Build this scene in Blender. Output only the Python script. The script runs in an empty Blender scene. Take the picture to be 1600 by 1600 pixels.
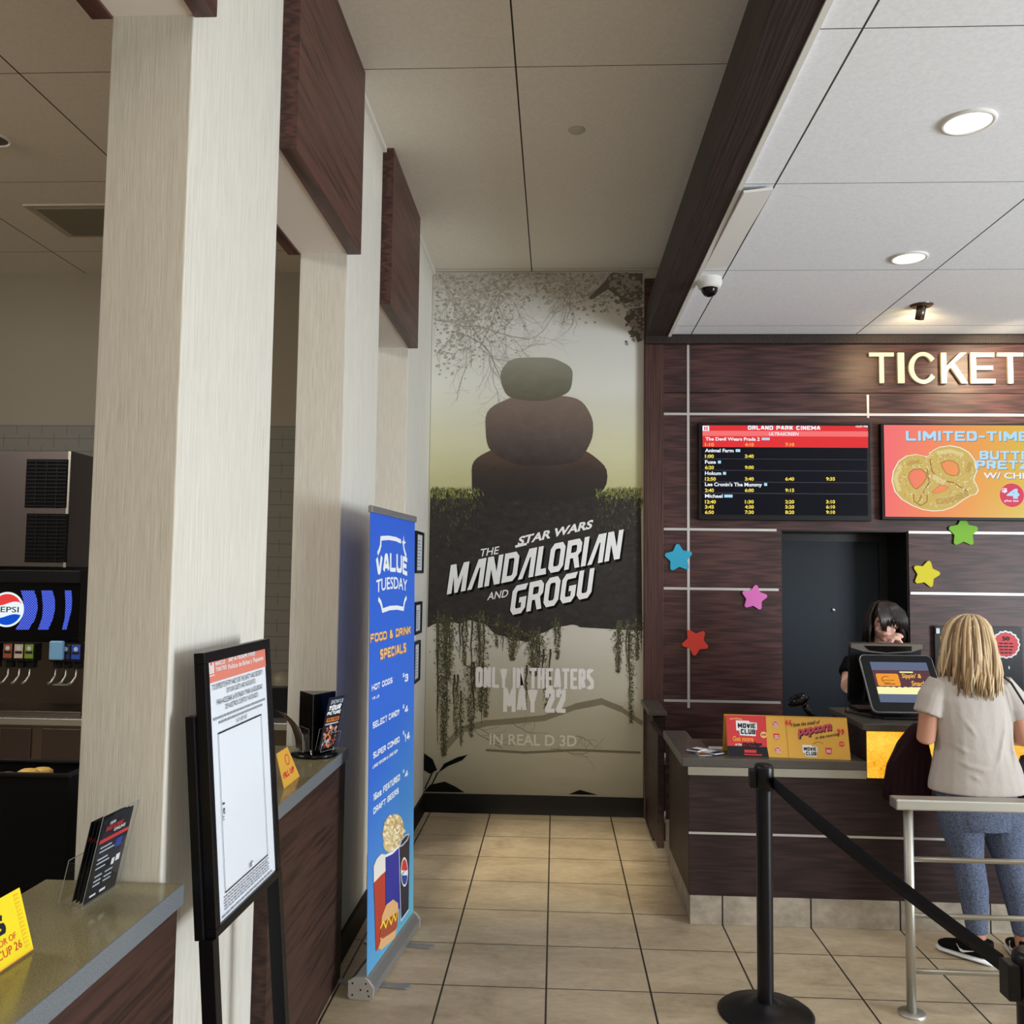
import bpy, math, random
from mathutils import Vector, Matrix
random.seed(7)
D = bpy.data
SC = bpy.context.scene
COL = SC.collection
PI = math.pi

# ------------------------------------------------------------------ camera
FOC, PITCH, YAW, ROLL = 1405.48, .0700777, -.0491908, .0122178
EYE = Vector((0, 0, 1.75))
_f = Vector((math.sin(YAW) * math.cos(PITCH), math.cos(YAW) * math.cos(PITCH), math.sin(PITCH)))
_r0 = Vector((math.cos(YAW), -math.sin(YAW), 0))
_u0 = _r0.cross(_f)
RGT = _r0 * math.cos(ROLL) + _u0 * math.sin(ROLL)
UPV = -_r0 * math.sin(ROLL) + _u0 * math.cos(ROLL)
FWD = _f
cam = D.objects.new('camera', D.cameras.new('camera'))
COL.objects.link(cam)
cam.data.lens = FOC / 1600 * 36
cam.data.sensor_width = 36
cam.data.clip_start = .05
cam.matrix_world = Matrix((
    (RGT.x, UPV.x, -FWD.x, EYE.x), (RGT.y, UPV.y, -FWD.y, EYE.y), (RGT.z, UPV.z, -FWD.z, EYE.z), (0, 0, 0, 1)))
SC.camera = cam

# ------------------------------------------------------------------ world, lights, exposure
SC.view_settings.view_transform = 'Standard'
SC.view_settings.look = 'None'
SC.view_settings.exposure = 0.0
SC.view_settings.gamma = 1.0
SC.view_settings.use_curve_mapping = False
wd = D.worlds.new('world')
SC.world = wd
wd.use_nodes = True
bg = wd.node_tree.nodes['Background']
bg.inputs[0].default_value = (.80, .90, 1.0, 1)
bg.inputs[1].default_value = .78


def area(name, loc, target, sx, sy, power, col):
    l = D.lights.new(name, 'AREA')
    l.shape = 'RECTANGLE'
    l.size, l.size_y, l.energy, l.color = sx, sy, power, col
    o = D.objects.new(name, l)
    COL.objects.link(o)
    o.location = loc
    o.rotation_euler = (Vector(target) - Vector(loc)).to_track_quat('-Z', 'Y').to_euler()
    return o


# daylight through the glass entrance, off to the right and behind the camera
area('entrance_daylight', (6.9, .9, 1.3), (-.9, 3.9, 1.5), 2.1, 2.2, 410, (.88, .95, 1.0))
# unseen warm fill added behind the camera to lift lobby ceiling and columns
area('lobby_fill', (.2, -1.6, 3.98), (.2, -1.2, 0), 2.6, 1.6, 100, (1.0, .86, .68))
# low warm sun added for the floor patch, through the unseen wall's shaped opening
sun = D.objects.new('low_sun', D.lights.new('low_sun', 'SUN'))
COL.objects.link(sun)
sun.data.energy, sun.data.angle, sun.data.color = 7.5, .03, (1.0, .86, .60)
sun.rotation_euler = Vector((.05, 1, -.30)).to_track_quat('-Z', 'Y').to_euler()
# unseen fill light added to brighten the drinks area, out of frame left
area('drinks_fill', (-4.3, 2.6, 3.95), (-3.6, 4.2, 0), 2.0, 1.2, 130, (1.0, .93, .84))


def spot(name, loc, target, power, col, angle, blend=.8, r=.03):
    l = D.lights.new(name, 'SPOT')
    l.energy, l.color, l.spot_size, l.spot_blend, l.shadow_soft_size = power, col, angle, blend, r
    o = D.objects.new(name, l)
    COL.objects.link(o)
    o.location = loc
    o.rotation_euler = (Vector(target) - Vector(loc)).to_track_quat('-Z', 'Y').to_euler()
    return o


# ------------------------------------------------------------------ pixel -> plane helpers (real planes of the room)
def ray(x, y):
    return RGT * ((x - 800) / FOC) - UPV * ((y - 800) / FOC) + FWD


def W(ax, v, x, y):
    d = ray(x, y)
    i = 'XYZ'.index(ax)
    return EYE + d * ((v - EYE[i]) / d[i])


class Fr:
    """a flat frame: origin o, unit axes u (right), v (up), normal n towards the viewer"""

    def __init__(s, o, u, v):
        s.o = Vector(o)
        s.u = Vector(u).normalized()
        v = Vector(v)
        s.v = (v - s.u * v.dot(s.u)).normalized()
        s.n = s.u.cross(s.v)

    def p(s, a, b, d=0):
        return s.o + s.u * a + s.v * b + s.n * d

    def uv(s, x, y):
        d = ray(x, y)
        t = (s.o - EYE).dot(s.n) / d.dot(s.n)
        q = EYE + d * t - s.o
        return (q.dot(s.u), q.dot(s.v))


# ------------------------------------------------------------------ materials
def S(r, g, b):
    f = lambda c: (c / 255 / 12.92) if c <= 10 else ((c / 255 + .055) / 1.055) ** 2.4
    return (f(r), f(g), f(b))


def mat(name, col, rough=.5, metal=0, spec=.5, emit=0, alpha=1):
    m = D.materials.new(name)
    m.use_nodes = True
    b = m.node_tree.nodes['Principled BSDF']
    b.inputs['Base Color'].default_value = (*col, 1)
    b.inputs['Roughness'].default_value = rough
    b.inputs['Metallic'].default_value = metal
    b.inputs['Specular IOR Level'].default_value = spec
    if emit:
        b.inputs['Emission Color'].default_value = (*col, 1)
        b.inputs['Emission Strength'].default_value = emit
    return m


class NT:
    def __init__(s, m):
        s.m, s.t = m, m.node_tree
        s.b = s.t.nodes['Principled BSDF']

    def n(s, typ, ins=None, **kw):
        nd = s.t.nodes.new(typ)
        for k, v in kw.items():
            setattr(nd, k, v)
        for k, v in (ins or {}).items():
            if hasattr(v, 'is_linked'):
                s.t.links.new(v, nd.inputs[k])
            else:
                nd.inputs[k].default_value = v
        return nd

    def math(s, op, a, b=0.0, c=0.0):
        return s.n('ShaderNodeMath', {0: a, 1: b, 2: c}, operation=op).outputs[0]

    def pos(s):
        return s.n('ShaderNodeNewGeometry').outputs['Position']

    def xyz(s):
        o = s.n('ShaderNodeSeparateXYZ', {0: s.pos()}).outputs
        return o[0], o[1], o[2]

    def mapped(s, scale, loc=(0, 0, 0)):
        return s.n('ShaderNodeMapping', {0: s.pos(), 'Scale': scale, 'Location': loc}).outputs[0]

    def noise(s, vec, scale=1, detail=4, rough=.6, dist=0):
        return s.n('ShaderNodeTexNoise', {'Vector': vec, 'Scale': scale, 'Detail': detail, 'Roughness': rough, 'Distortion': dist}).outputs[0]

    def ramp(s, fac, stops):
        r = s.n('ShaderNodeValToRGB', {0: fac})
        e = r.color_ramp.elements
        while len(e) < len(stops):
            e.new(.5)
        for el, (p, c) in zip(e, stops):
            el.position = p
            el.color = (*c, 1)
        return r.outputs[0]

    def mix(s, fac, a, b):
        nd = s.n('ShaderNodeMix', data_type='RGBA')
        for k, v in ((0, fac), (6, a), (7, b)):
            if hasattr(v, 'is_linked'):
                s.t.links.new(v, nd.inputs[k])
            else:
                nd.inputs[k].default_value = v if not isinstance(v, tuple) else (*v, 1)
        return nd.outputs[2]

    def col(s, c):
        s.t.links.new(c, s.b.inputs['Base Color'])

    def bump(s, h, strength=.3, dist=.002):
        nb = s.n('ShaderNodeBump', {'Height': h, 'Strength': strength, 'Distance': dist})
        s.t.links.new(nb.outputs[0], s.b.inputs['Normal'])

    def line(s, x, off, step, half):
        """1 near x = off + k*step"""
        t = s.math('DIVIDE', s.math('SUBTRACT', x, off), step)
        d = s.math('ABSOLUTE', s.math('SUBTRACT', s.math('FRACT', s.math('ADD', t, .5)), .5))
        return s.math('LESS_THAN', d, half / step)


def wood(name, c1, c2, scale, rough=.42, spec=.35):
    m = mat(name, c1, rough, spec=spec)
    t = NT(m)
    v = t.mapped(scale)
    a = t.noise(v, 1.0, 6, .62, 1.6)
    b = t.noise(t.mapped(tuple(q * 5 for q in scale)), 1.0, 3, .7, .4)
    w = t.n('ShaderNodeTexWave', {'Vector': t.mapped(tuple(q * .55 for q in scale)), 'Scale': .9, 'Distortion': 9.0, 'Detail': 3.0, 'Detail Scale': 1.6}).outputs['Fac']
    f = t.math('ADD', t.math('MULTIPLY', a, .5), t.math('ADD', t.math('MULTIPLY', b, .3), t.math('MULTIPLY', w, .22)))
    t.col(t.ramp(f, [(.30, c2), (.52, c1), (.75, tuple(min(1, q * 1.7) for q in c1))]))
    t.bump(f, .15, .001)
    return m


WD1, WD2 = S(74, 48, 46), S(43, 28, 28)
M = {}
M['wood_x'] = wood('wenge_horizontal', WD1, WD2, (1.3, 8, 38))
M['wood_y'] = wood('wenge_depth', S(78, 50, 44), S(44, 27, 25), (8, 1.3, 36))
M['wood_z'] = wood('wenge_vertical', S(78, 52, 48), S(48, 31, 30), (44, 44, 1.4))
M['wood_dark'] = wood('wenge_counter', S(50, 36, 35), S(36, 26, 26), (1.5, 8, 44), .5, .25)
M['wood_cab'] = wood('walnut_cabinet', S(60, 41, 35), S(36, 24, 21), (8, 1.9, 42), .5, .25)
M['beam'] = wood('wenge_beam', S(54, 46, 43), S(38, 32, 31), (34, 1.4, 60), .55, .25)
M['black'] = mat('black_plastic', S(12, 12, 15), .42, spec=.3)
M['black_gloss'] = mat('black_gloss', S(8, 8, 10), .14, spec=.3)
M['black_metal'] = mat('black_metal', S(12, 12, 17), .32, spec=.3)
M['black_matte'] = mat('black_matte', S(13, 13, 15), .8, spec=.12)
M['white'] = mat('white_print', S(238, 240, 243), .6)
M['paper'] = mat('paper', S(226, 232, 242), .6)
M['ink'] = mat('ink', S(26, 28, 36), .6, spec=.3)
M['greyink'] = mat('grey_ink', S(150, 154, 164), .6)
M['steel'] = mat('brushed_steel', S(188, 186, 178), .42, .95)
M['steel_dark'] = mat('dark_steel', S(120, 108, 100), .34, 1)
M['alu'] = mat('aluminium', S(176, 178, 180), .4, .8)
M['strip'] = mat('aluminium_strip', S(205, 202, 200), .42, .6)
M['skirt'] = mat('black_baseboard', S(15, 14, 14), .55, spec=.2)
M['door'] = mat('door_paint', S(34, 41, 50), .5, spec=.3)
M['door_dark'] = mat('frame_paint', S(16, 17, 20), .4)
M['red'] = mat('red_print', S(214, 50, 56), .5)
M['orange'] = mat('orange_print', S(240, 150, 60), .5)
M['salmon'] = mat('salmon_print', S(222, 128, 112), .6)
M['mustard'] = mat('mustard_card', S(226, 172, 66), .55)
M['yellow'] = mat('yellow_card', S(250, 226, 34), .5)
M['gold'] = mat('gold_print', S(246, 196, 120), .5)
M['bluep'] = mat('blue_print', S(30, 62, 160), .5)
M['pale'] = mat('pale_print', S(190, 198, 212), .6)


def emis(name, r, g, b, k=1.0):
    m = mat(name, (0, 0, 0), .3, spec=.12)
    bb = m.node_tree.nodes['Principled BSDF']
    bb.inputs['Emission Color'].default_value = (*S(r, g, b), 1)
    bb.inputs['Emission Strength'].default_value = k
    return m


# column covering: cream cloth paper with fine vertical threads
m = M['column'] = mat('column_paper', S(226, 220, 204), .75, spec=.25)
t = NT(m)
f = t.math('ADD', t.math('MULTIPLY', t.noise(t.mapped((330, 330, 9)), 1, 3, .6), .75), t.math('MULTIPLY', t.noise(t.mapped((90, 90, 2)), 1, 3, .6), .25))
t.col(t.ramp(f, [(.32, S(206, 201, 190)), (.5, S(222, 218, 208)), (.68, S(232, 229, 221))]))
t.bump(f, .35, .002)

m = M['wall'] = mat('wall_paint_back', S(168, 160, 140), .85, spec=.2)
t = NT(m)
x, y, z = t.xyz()
tilez = t.line(z, 2.865, .1, .0028)
odd = t.math('MULTIPLY', t.math('MODULO', t.math('FLOOR', t.math('DIVIDE', z, .1)), 2.0), .1)
tilex = t.line(t.math('ADD', x, odd), 0, .2, .0028)
joint = t.math('MAXIMUM', tilez, tilex)
tile = t.mix(joint, S(122, 119, 111), S(98, 95, 88))
up = t.math('GREATER_THAN', z, 2.87)
t.col(t.mix(up, tile, S(142, 133, 118)))

M['wall_plain'] = mat('wall_paint', S(205, 199, 184), .85, spec=.2)


def ceil_mat(name, base, groove, xoff, xstep, yoff, ystep, hx=.004, hy=.0025):
    m = mat(name, base, .9, spec=.15)
    t = NT(m)
    x, y, z = t.xyz()
    g = t.math('MAXIMUM', t.line(x, xoff, xstep, hx), t.line(y, yoff, ystep, hy))
    n = t.noise(t.mapped((60, 60, 60)), 1, 3, .7)
    b = t.ramp(n, [(.3, tuple(q * .93 for q in base)), (.7, tuple(min(1, q * 1.04) for q in base))])
    t.col(t.mix(g, b, groove))
    return m


M['ceil'] = ceil_mat('ceiling_tile_warm', S(226, 219, 208), S(60, 54, 50), -.203, 2.34, 3.968, 2.72)
M['ceil_left'] = ceil_mat('ceiling_tile_drinks', S(220, 213, 200), S(60, 54, 48), -2.54, 1.17, 3.956, 1.16)
M['ceil_tk'] = ceil_mat('ceiling_tile_white', S(240, 243, 250), S(70, 68, 68), .995, 1.21, 2.894, 1.18)
M['ceil_white'] = mat('ceiling_trim_white', S(226, 224, 220), .7)
M['soffit'] = mat('soffit_white', S(226, 218, 212), .85)

m = M['floor'] = mat('floor_tile', S(190, 170, 138), .32, spec=.45)
t = NT(m)
x, y, z = t.xyz()
g = t.math('MAXIMUM', t.line(x, -.4654, .44088, .0042), t.line(y, 6.6028, .44088, .0034))
n1 = t.noise(t.mapped((2.2, 4.5, 1)), 1, 6, .65, .8)
n2 = t.noise(t.mapped((18, 30, 1)), 1, 4, .7)
f = t.math('ADD', t.math('MULTIPLY', n1, .65), t.math('MULTIPLY', n2, .35))
c = t.ramp(f, [(.34, S(156, 140, 116)), (.5, S(180, 164, 138)), (.66, S(200, 184, 158))])
t.col(t.mix(g, c, S(46, 40, 36)))
t.bump(t.math('ADD', t.math('MULTIPLY', g, -1.0), t.math('MULTIPLY', f, .2)), .25, .002)
t.t.links.new(t.ramp(f, [(.3, (.30,) * 3), (.7, (.42,) * 3)]), t.b.inputs['Roughness'])

m = M['basetile'] = mat('base_tile', S(186, 172, 152), .5, spec=.3)
t = NT(m)
x, y, z = t.xyz()
g = t.line(x, -.4654, .44088, .004)
f = t.noise(t.mapped((9, 9, 12)), 1, 5, .65)
c = t.ramp(f, [(.3, S(140, 130, 116)), (.7, S(184, 172, 155))])
t.col(t.mix(g, c, S(40, 35, 32)))


def speckle(name, a, b, rough=.16):
    m = mat(name, a, rough, spec=.5)
    t = NT(m)
    f = t.noise(t.mapped((260, 260, 260)), 1, 2, .6)
    t.col(t.ramp(f, [(.38, b), (.6, a)]))
    return m


M['stone'] = speckle('olive_stone', S(142, 135, 104), S(118, 111, 84))
M['stone_edge_lit'] = speckle('stone_daylit_edge', S(122, 128, 134), S(100, 106, 112), .35)  # cool window light painted into the worktop's front edge colour
M['laminate'] = speckle('grey_laminate', S(92, 88, 82), S(72, 68, 64), .3)

m = M['glow'] = mat('amber_resin_panel', (.02, .01, 0), .3)
t = NT(m)
f = t.math('ADD', t.math('MULTIPLY', t.noise(t.mapped((70, 70, 70)), 1, 4, .7, 2.0), .6), t.math('MULTIPLY', t.noise(t.mapped((7, 7, 7)), 1, 2, .5), .4))
c = t.ramp(f, [(.34, S(226, 120, 20)), (.48, S(250, 180, 45)), (.66, S(255, 222, 90))])
t.t.links.new(c, t.b.inputs['Emission Color'])
t.b.inputs['Emission Strength'].default_value = 1.05

m = M['acrylic'] = D.materials.new('clear_acrylic')
m.use_nodes = True
nt = m.node_tree
nt.nodes.clear()
o_ = nt.nodes.new('ShaderNodeOutputMaterial')
mx = nt.nodes.new('ShaderNodeMixShader')
tr = nt.nodes.new('ShaderNodeBsdfTransparent')
tr.inputs[0].default_value = (.97, .975, .98, 1)
gl = nt.nodes.new('ShaderNodeBsdfGlossy')
gl.inputs['Roughness'].default_value = .06
gl.inputs[0].default_value = (.9, .92, .95, 1)
fn = nt.nodes.new('ShaderNodeFresnel')
fn.inputs[0].default_value = 1.4
gm_ = nt.nodes.new('ShaderNodeNewGeometry')
sb_ = nt.nodes.new('ShaderNodeMath')
sb_.operation = 'SUBTRACT'
sb_.inputs[0].default_value = 1
nt.links.new(gm_.outputs['Backfacing'], sb_.inputs[1])
ml_ = nt.nodes.new('ShaderNodeMath')
ml_.operation = 'MULTIPLY'
nt.links.new(fn.outputs[0], ml_.inputs[0])
nt.links.new(sb_.outputs[0], ml_.inputs[1])
nt.links.new(ml_.outputs[0], mx.inputs[0])
nt.links.new(tr.outputs[0], mx.inputs[1])
nt.links.new(gl.outputs[0], mx.inputs[2])
nt.links.new(mx.outputs[0], o_.inputs[0])
M['acrylic_edge'] = mat('acrylic_edge', S(150, 152, 150), .3)

# ------------------------------------------------------------------ mesh builder
_tc = {}


def text_data(body, bold=0.0, shear=0.0):
    k = (body, round(bold, 3), shear)
    if k in _tc:
        return _tc[k]
    cu = D.curves.new('t', 'FONT')
    cu.body, cu.size, cu.offset, cu.shear, cu.resolution_u = body, 1, bold, shear, 3
    ob = D.objects.new('t', cu)
    COL.objects.link(ob)
    ev = ob.evaluated_get(bpy.context.evaluated_depsgraph_get())
    me = ev.to_mesh()
    vs = [(v.co.x, v.co.y) for v in me.vertices]
    fs = [tuple(p.vertices) for p in me.polygons]
    ev.to_mesh_clear()
    D.objects.remove(ob)
    D.curves.remove(cu)
    x0, x1 = min(v[0] for v in vs), max(v[0] for v in vs)
    y0, y1 = min(v[1] for v in vs), max(v[1] for v in vs)
    vs = [((a - x0) / (x1 - x0), (b - y0) / (y1 - y0)) for a, b in vs]
    _tc[k] = (vs, fs)
    return _tc[k]


def qd(a, b):
    return [(a[0], a[1]), (b[0], a[1]), (b[0], b[1]), (a[0], b[1])]


GW = {'I': .34, 'M': 1.3, 'W': 1.35, '1': .55, '.': .3, ':': .3, '-': .6, "'": .3, '/': .6}
GS = {
    'A': [[(0, 0), (.38, 1), (.62, 1), (1, 0)], [(.18, .28), (.82, .28)]],
    'B': [[(0, 0), (0, 1), (.75, 1), (1, .86), (1, .66), (.8, .52), (0, .52)], [(.8, .52), (1, .38), (1, .14), (.75, 0), (0, 0)]],
    'C': [[(1, .86), (.72, 1), (.25, 1), (0, .85), (0, .15), (.25, 0), (.72, 0), (1, .14)]],
    'D': [[(0, 0), (0, 1), (.7, 1), (1, .80), (1, .20), (.7, 0), (0, 0)]],
    'E': [[(1, 1), (0, 1), (0, 0), (1, 0)], [(0, .5), (.8, .5)]],
    'F': [[(1, 1), (0, 1), (0, 0)], [(0, .5), (.8, .5)]],
    'G': [[(1, .88), (.72, 1), (.25, 1), (0, .85), (0, .15), (.25, 0), (.75, 0), (1, .15), (1, .44), (.65, .44)]],
    'H': [[(0, 0), (0, 1)], [(1, 0), (1, 1)], [(0, .5), (1, .5)]],
    'I': [[(.5, 0), (.5, 1)]],
    'J': [[(1, 1), (1, .15), (.75, 0), (.25, 0), (0, .15), (0, .3)]],
    'K': [[(0, 0), (0, 1)], [(1, 1), (.1, .45)], [(.35, .58), (1, 0)]],
    'L': [[(0, 1), (0, 0), (1, 0)]],
    'M': [[(0, 0), (0, 1), (.5, .25), (1, 1), (1, 0)]],
    'N': [[(0, 0), (0, 1), (1, 0), (1, 1)]],
    'O': [[(.25, 0), (.75, 0), (1, .15), (1, .85), (.75, 1), (.25, 1), (0, .85), (0, .15), (.25, 0), (.5, 0)]],
    'P': [[(0, 0), (0, 1), (.75, 1), (1, .85), (1, .58), (.75, .43), (0, .43)]],
    'R': [[(0, 0), (0, 1), (.75, 1), (1, .85), (1, .62), (.75, .47), (0, .47)], [(.55, .47), (1, 0)]],
    'S': [[(1, .92), (.72, 1), (.25, 1), (0, .86), (0, .68), (.25, .54), (.75, .46), (1, .32), (1, .14), (.75, 0), (.28, 0), (0, .08)]],
    'T': [[(0, 1), (1, 1)], [(.5, 1), (.5, 0)]],
    'U': [[(0, 1), (0, .15), (.25, 0), (.75, 0), (1, .15), (1, 1)]],
    'V': [[(0, 1), (.42, 0), (.58, 0), (1, 1)]],
    'W': [[(0, 1), (.25, 0), (.5, .75), (.75, 0), (1, 1)]],
    'X': [[(0, 0), (1, 1)], [(0, 1), (1, 0)]],
    'Y': [[(0, 1), (.5, .45), (1, 1)], [(.5, .45), (.5, 0)]],
    'Z': [[(0, 1), (1, 1), (0, 0), (1, 0)]],
    '0': [[(.25, 0), (.75, 0), (1, .15), (1, .85), (.75, 1), (.25, 1), (0, .85), (0, .15), (.25, 0), (.5, 0)]],
    '1': [[(0, .8), (.75, 1), (.75, 0)]],
    '2': [[(0, .75), (0, .87), (.25, 1), (.75, 1), (1, .87), (1, .66), (0, 0), (1, 0)]],
    '3': [[(0, .80), (.25, 1), (.75, 1), (1, .86), (1, .64), (.75, .52), (.4, .52)], [(.75, .52), (1, .38), (1, .14), (.75, 0), (.25, 0), (0, .2)]],
    '4': [[(.75, 0), (.75, 1), (0, .28), (1, .28)]],
    '6': [[(.80, 1), (.30, 1), (0, .80), (0, .16), (.25, 0), (.75, 0), (1, .16), (1, .34), (.75, .48), (.10, .48)]],
    '8': [[(.25, .52), (0, .66), (0, .86), (.25, 1), (.75, 1), (1, .86), (1, .66), (.75, .52), (.25, .52), (0, .36), (0, .14), (.25, 0), (.75, 0), (1, .14), (1, .36), (.75, .52)]],
    '&': [[(1, 0), (.15, .74), (.15, .88), (.35, 1), (.6, .95), (.65, .78), (.05, .32), (.05, .14), (.3, 0), (.6, 0), (1, .42)]],
    '-': [[(0, .42), (1, .42)]],
    '/': [[(0, 0), (1, 1)]],
    '$': [[(1, .76), (.75, .88), (.25, .88), (0, .76), (0, .62), (1, .38), (1, .22), (.75, .12), (.25, .12), (0, .24)], [(.5, 0), (.5, 1)]],
    'o': [[(.25, 0), (.75, 0), (1, .15), (1, .5), (.75, .62), (.25, .62), (0, .5), (0, .15), (.25, 0), (.5, 0)]],
    'z': [[(0, .62), (1, .62), (0, 0), (1, 0)]],
}


class MB:
    def __init__(s):
        s.v, s.f, s.mi, s.mats, s.sm = [], [], [], [], []

    def _m(s, m):
        m = M[m] if isinstance(m, str) else m
        if m not in s.mats:
            s.mats.append(m)
        return s.mats.index(m)

    def add(s, vs, fs, m, smooth=False):
        n = len(s.v)
        k = s._m(m)
        s.v += [tuple(v) for v in vs]
        for f in fs:
            s.f.append(tuple(i + n for i in f))
            s.mi.append(k)
            s.sm.append(smooth)
        return s

    def box(s, x0, y0, z0, x1, y1, z1, m):
        vs = [(x0, y0, z0), (x1, y0, z0), (x1, y1, z0), (x0, y1, z0), (x0, y0, z1), (x1, y0, z1), (x1, y1, z1), (x0, y1, z1)]
        return s.add(vs, [(0, 3, 2, 1), (4, 5, 6, 7), (0, 1, 5, 4), (1, 2, 6, 5), (2, 3, 7, 6), (3, 0, 4, 7)], m)

    def fbox(s, fr, a0, b0, d0, a1, b1, d1, m):
        vs = [fr.p(a, b, d) for d in (d0, d1) for a, b in ((a0, b0), (a1, b0), (a1, b1), (a0, b1))]
        return s.add(vs, [(0, 3, 2, 1), (4, 5, 6, 7), (0, 1, 5, 4), (1, 2, 6, 5), (2, 3, 7, 6), (3, 0, 4, 7)], m)

    def prism(s, fr, poly, d0, d1, m):
        n = len(poly)
        ar = sum(poly[i][0] * poly[(i + 1) % n][1] - poly[(i + 1) % n][0] * poly[i][1] for i in range(n))
        if ar < 0:
            poly = poly[::-1]
        vs = [fr.p(a, b, d0) for a, b in poly] + [fr.p(a, b, d1) for a, b in poly]
        fs = [tuple(range(n - 1, -1, -1)), tuple(range(n, 2 * n))] + [(i, (i + 1) % n, n + (i + 1) % n, n + i) for i in range(n)]
        return s.add(vs, fs, m)

    def flat(s, fr, poly, d, m):
        n = len(poly)
        ar = sum(poly[i][0] * poly[(i + 1) % n][1] - poly[(i + 1) % n][0] * poly[i][1] for i in range(n))
        if ar < 0:
            poly = poly[::-1]
        d += random.random() * 8e-5
        return s.add([fr.p(a, b, d) for a, b in poly], [tuple(range(n))], m)

    def rect(s, fr, a0, b0, a1, b1, d, m):
        a0, a1, b0, b1 = min(a0, a1), max(a0, a1), min(b0, b1), max(b0, b1)
        return s.flat(fr, [(a0, b0), (a1, b0), (a1, b1), (a0, b1)], d, m)

    def disc(s, fr, c, r, d, m, n=28, ry=None):
        ry = ry or r
        return s.flat(fr, [(c[0] + r * math.cos(2 * PI * i / n), c[1] + ry * math.sin(2 * PI * i / n)) for i in range(n)], d, m)

    def line(s, fr, pts, w, d, m):
        for (a, b) in zip(pts[:-1], pts[1:]):
            e = Vector((b[0] - a[0], b[1] - a[1]))
            if e.length < 1e-6:
                continue
            q = Vector((-e.y, e.x)).normalized() * w / 2
            ex = e.normalized() * w * .25
            s.flat(fr, [(a[0] - q.x - ex.x, a[1] - q.y - ex.y), (b[0] - q.x + ex.x, b[1] - q.y + ex.y), (b[0] + q.x + ex.x, b[1] + q.y + ex.y), (a[0] + q.x - ex.x, a[1] + q.y - ex.y)], d, m)
        return s

    def text(s, fr, body, box, d, m, bold=0.0, shear=0.0, arc=0.0):
        vs, fs = text_data(body, bold, shear)
        a0, b0, a1, b1 = box
        return s.add([fr.p(a0 + (a1 - a0) * x, b0 + (b1 - b0) * y + arc * (1 - (2 * x - 1) ** 2), d) for x, y in vs], fs, m)

    def textp(s, fr, body, lb, rt, d, m, bold=0.0, shear=0.0, arc=0.0):
        a, b = fr.uv(*lb), fr.uv(*rt)
        return s.text(fr, body, (a[0], a[1], b[0], b[1]), d, m, bold, shear, arc)

    def textaff(s, fr, body, o, u, v, d, m, bold=0.0):
        vs, fs = text_data(body, bold)
        pts = [fr.uv(o[0] + u[0] * x + v[0] * y, o[1] + u[1] * x + v[1] * y) for x, y in vs]
        return s.add([fr.p(a, b, d) for a, b in pts], fs, m)

    def block(s, fr, word, box, d, m, wt=.30, gap=.16, shear=0.0, arc=0.0, space=.55):
        """heavy condensed capitals drawn with thick strokes, filling the box"""
        a0, b0, a1, b1 = box
        Wd, Hd = a1 - a0, b1 - b0
        cw = [space if c == ' ' else GW.get(c, 1.0) for c in word]
        k = Wd / (sum(cw) + gap * (len(word) - 1))
        sw = min(wt * k, .27 * Hd)
        swy = min(sw, .22 * Hd)
        x = a0
        for c, w in zip(word, cw):
            for pl in GS.get(c, []):
                pts = []
                for px, py in pl:
                    xx = x + sw / 2 + px * max(0, w * k - sw) if w * k > sw else x + w * k / 2
                    yy = b0 + swy / 2 + py * (Hd - swy)
                    f_ = (xx - a0) / Wd
                    pts.append((xx + shear * (yy - b0), yy + arc * (1 - (2 * f_ - 1) ** 2)))
                n = len(pts)
                for i in range(n - 1):
                    p, q = Vector(pts[i]), Vector(pts[i + 1])
                    e = q - p
                    if e.length < 1e-7:
                        continue
                    e.normalize()
                    hw = (sw * abs(e.y) + swy * abs(e.x)) / 2
                    hx = (sw * abs(e.x) + swy * abs(e.y)) / 2
                    nn = Vector((-e.y, e.x)) * hw
                    p2 = p - e * (hx if i == 0 and abs(e.x * e.y) < .05 else 0)
                    q2 = q + e * (hx if i == n - 2 and abs(e.x * e.y) < .05 else 0)
                    s.flat(fr, [tuple(p2 - nn), tuple(q2 - nn), tuple(q2 + nn), tuple(p2 + nn)], d, m)
                for i in range(1, n - 1):
                    s.disc(fr, pts[i], sw / 2, d, m, 10, swy / 2)
            x += (w + gap) * k
        return s

    def blockp(s, fr, word, lb, rt, d, m, wt=.30, gap=.16, shear=0.0, arc=0.0):
        a, b = fr.uv(*lb), fr.uv(*rt)
        return s.block(fr, word, (a[0], a[1], b[0], b[1]), d, m, wt, gap, shear, arc)

    def tube(s, pts, rad, m, seg=12, caps=True, flat=None):
        pts = [Vector(p) for p in pts]
        n = len(pts)
        rad = [rad] * n if not isinstance(rad, (list, tuple)) else rad
        vs, fs = [], []
        prev = None
        for i, p in enumerate(pts):
            tg = (pts[min(i + 1, n - 1)] - pts[max(i - 1, 0)]).normalized()
            if prev is None:
                ref = Vector((0, 0, 1)) if abs(tg.z) < .9 else Vector((0, 1, 0))
                a = tg.cross(ref).normalized()
            else:
                a = (prev - tg * prev.dot(tg)).normalized()
            prev = a
            b = tg.cross(a)
            rx, ry = rad[i] if isinstance(rad[i], tuple) else (rad[i], rad[i])
            for k in range(seg):
                an = 2 * PI * k / seg
                vs.append(p + a * math.cos(an) * rx + b * math.sin(an) * ry)
        for i in range(n - 1):
            for k in range(seg):
                k2 = (k + 1) % seg
                fs.append((i * seg + k, i * seg + k2, (i + 1) * seg + k2, (i + 1) * seg + k))
        if caps:
            fs.append(tuple(range(seg - 1, -1, -1)))
            fs.append(tuple((n - 1) * seg + k for k in range(seg)))
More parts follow.
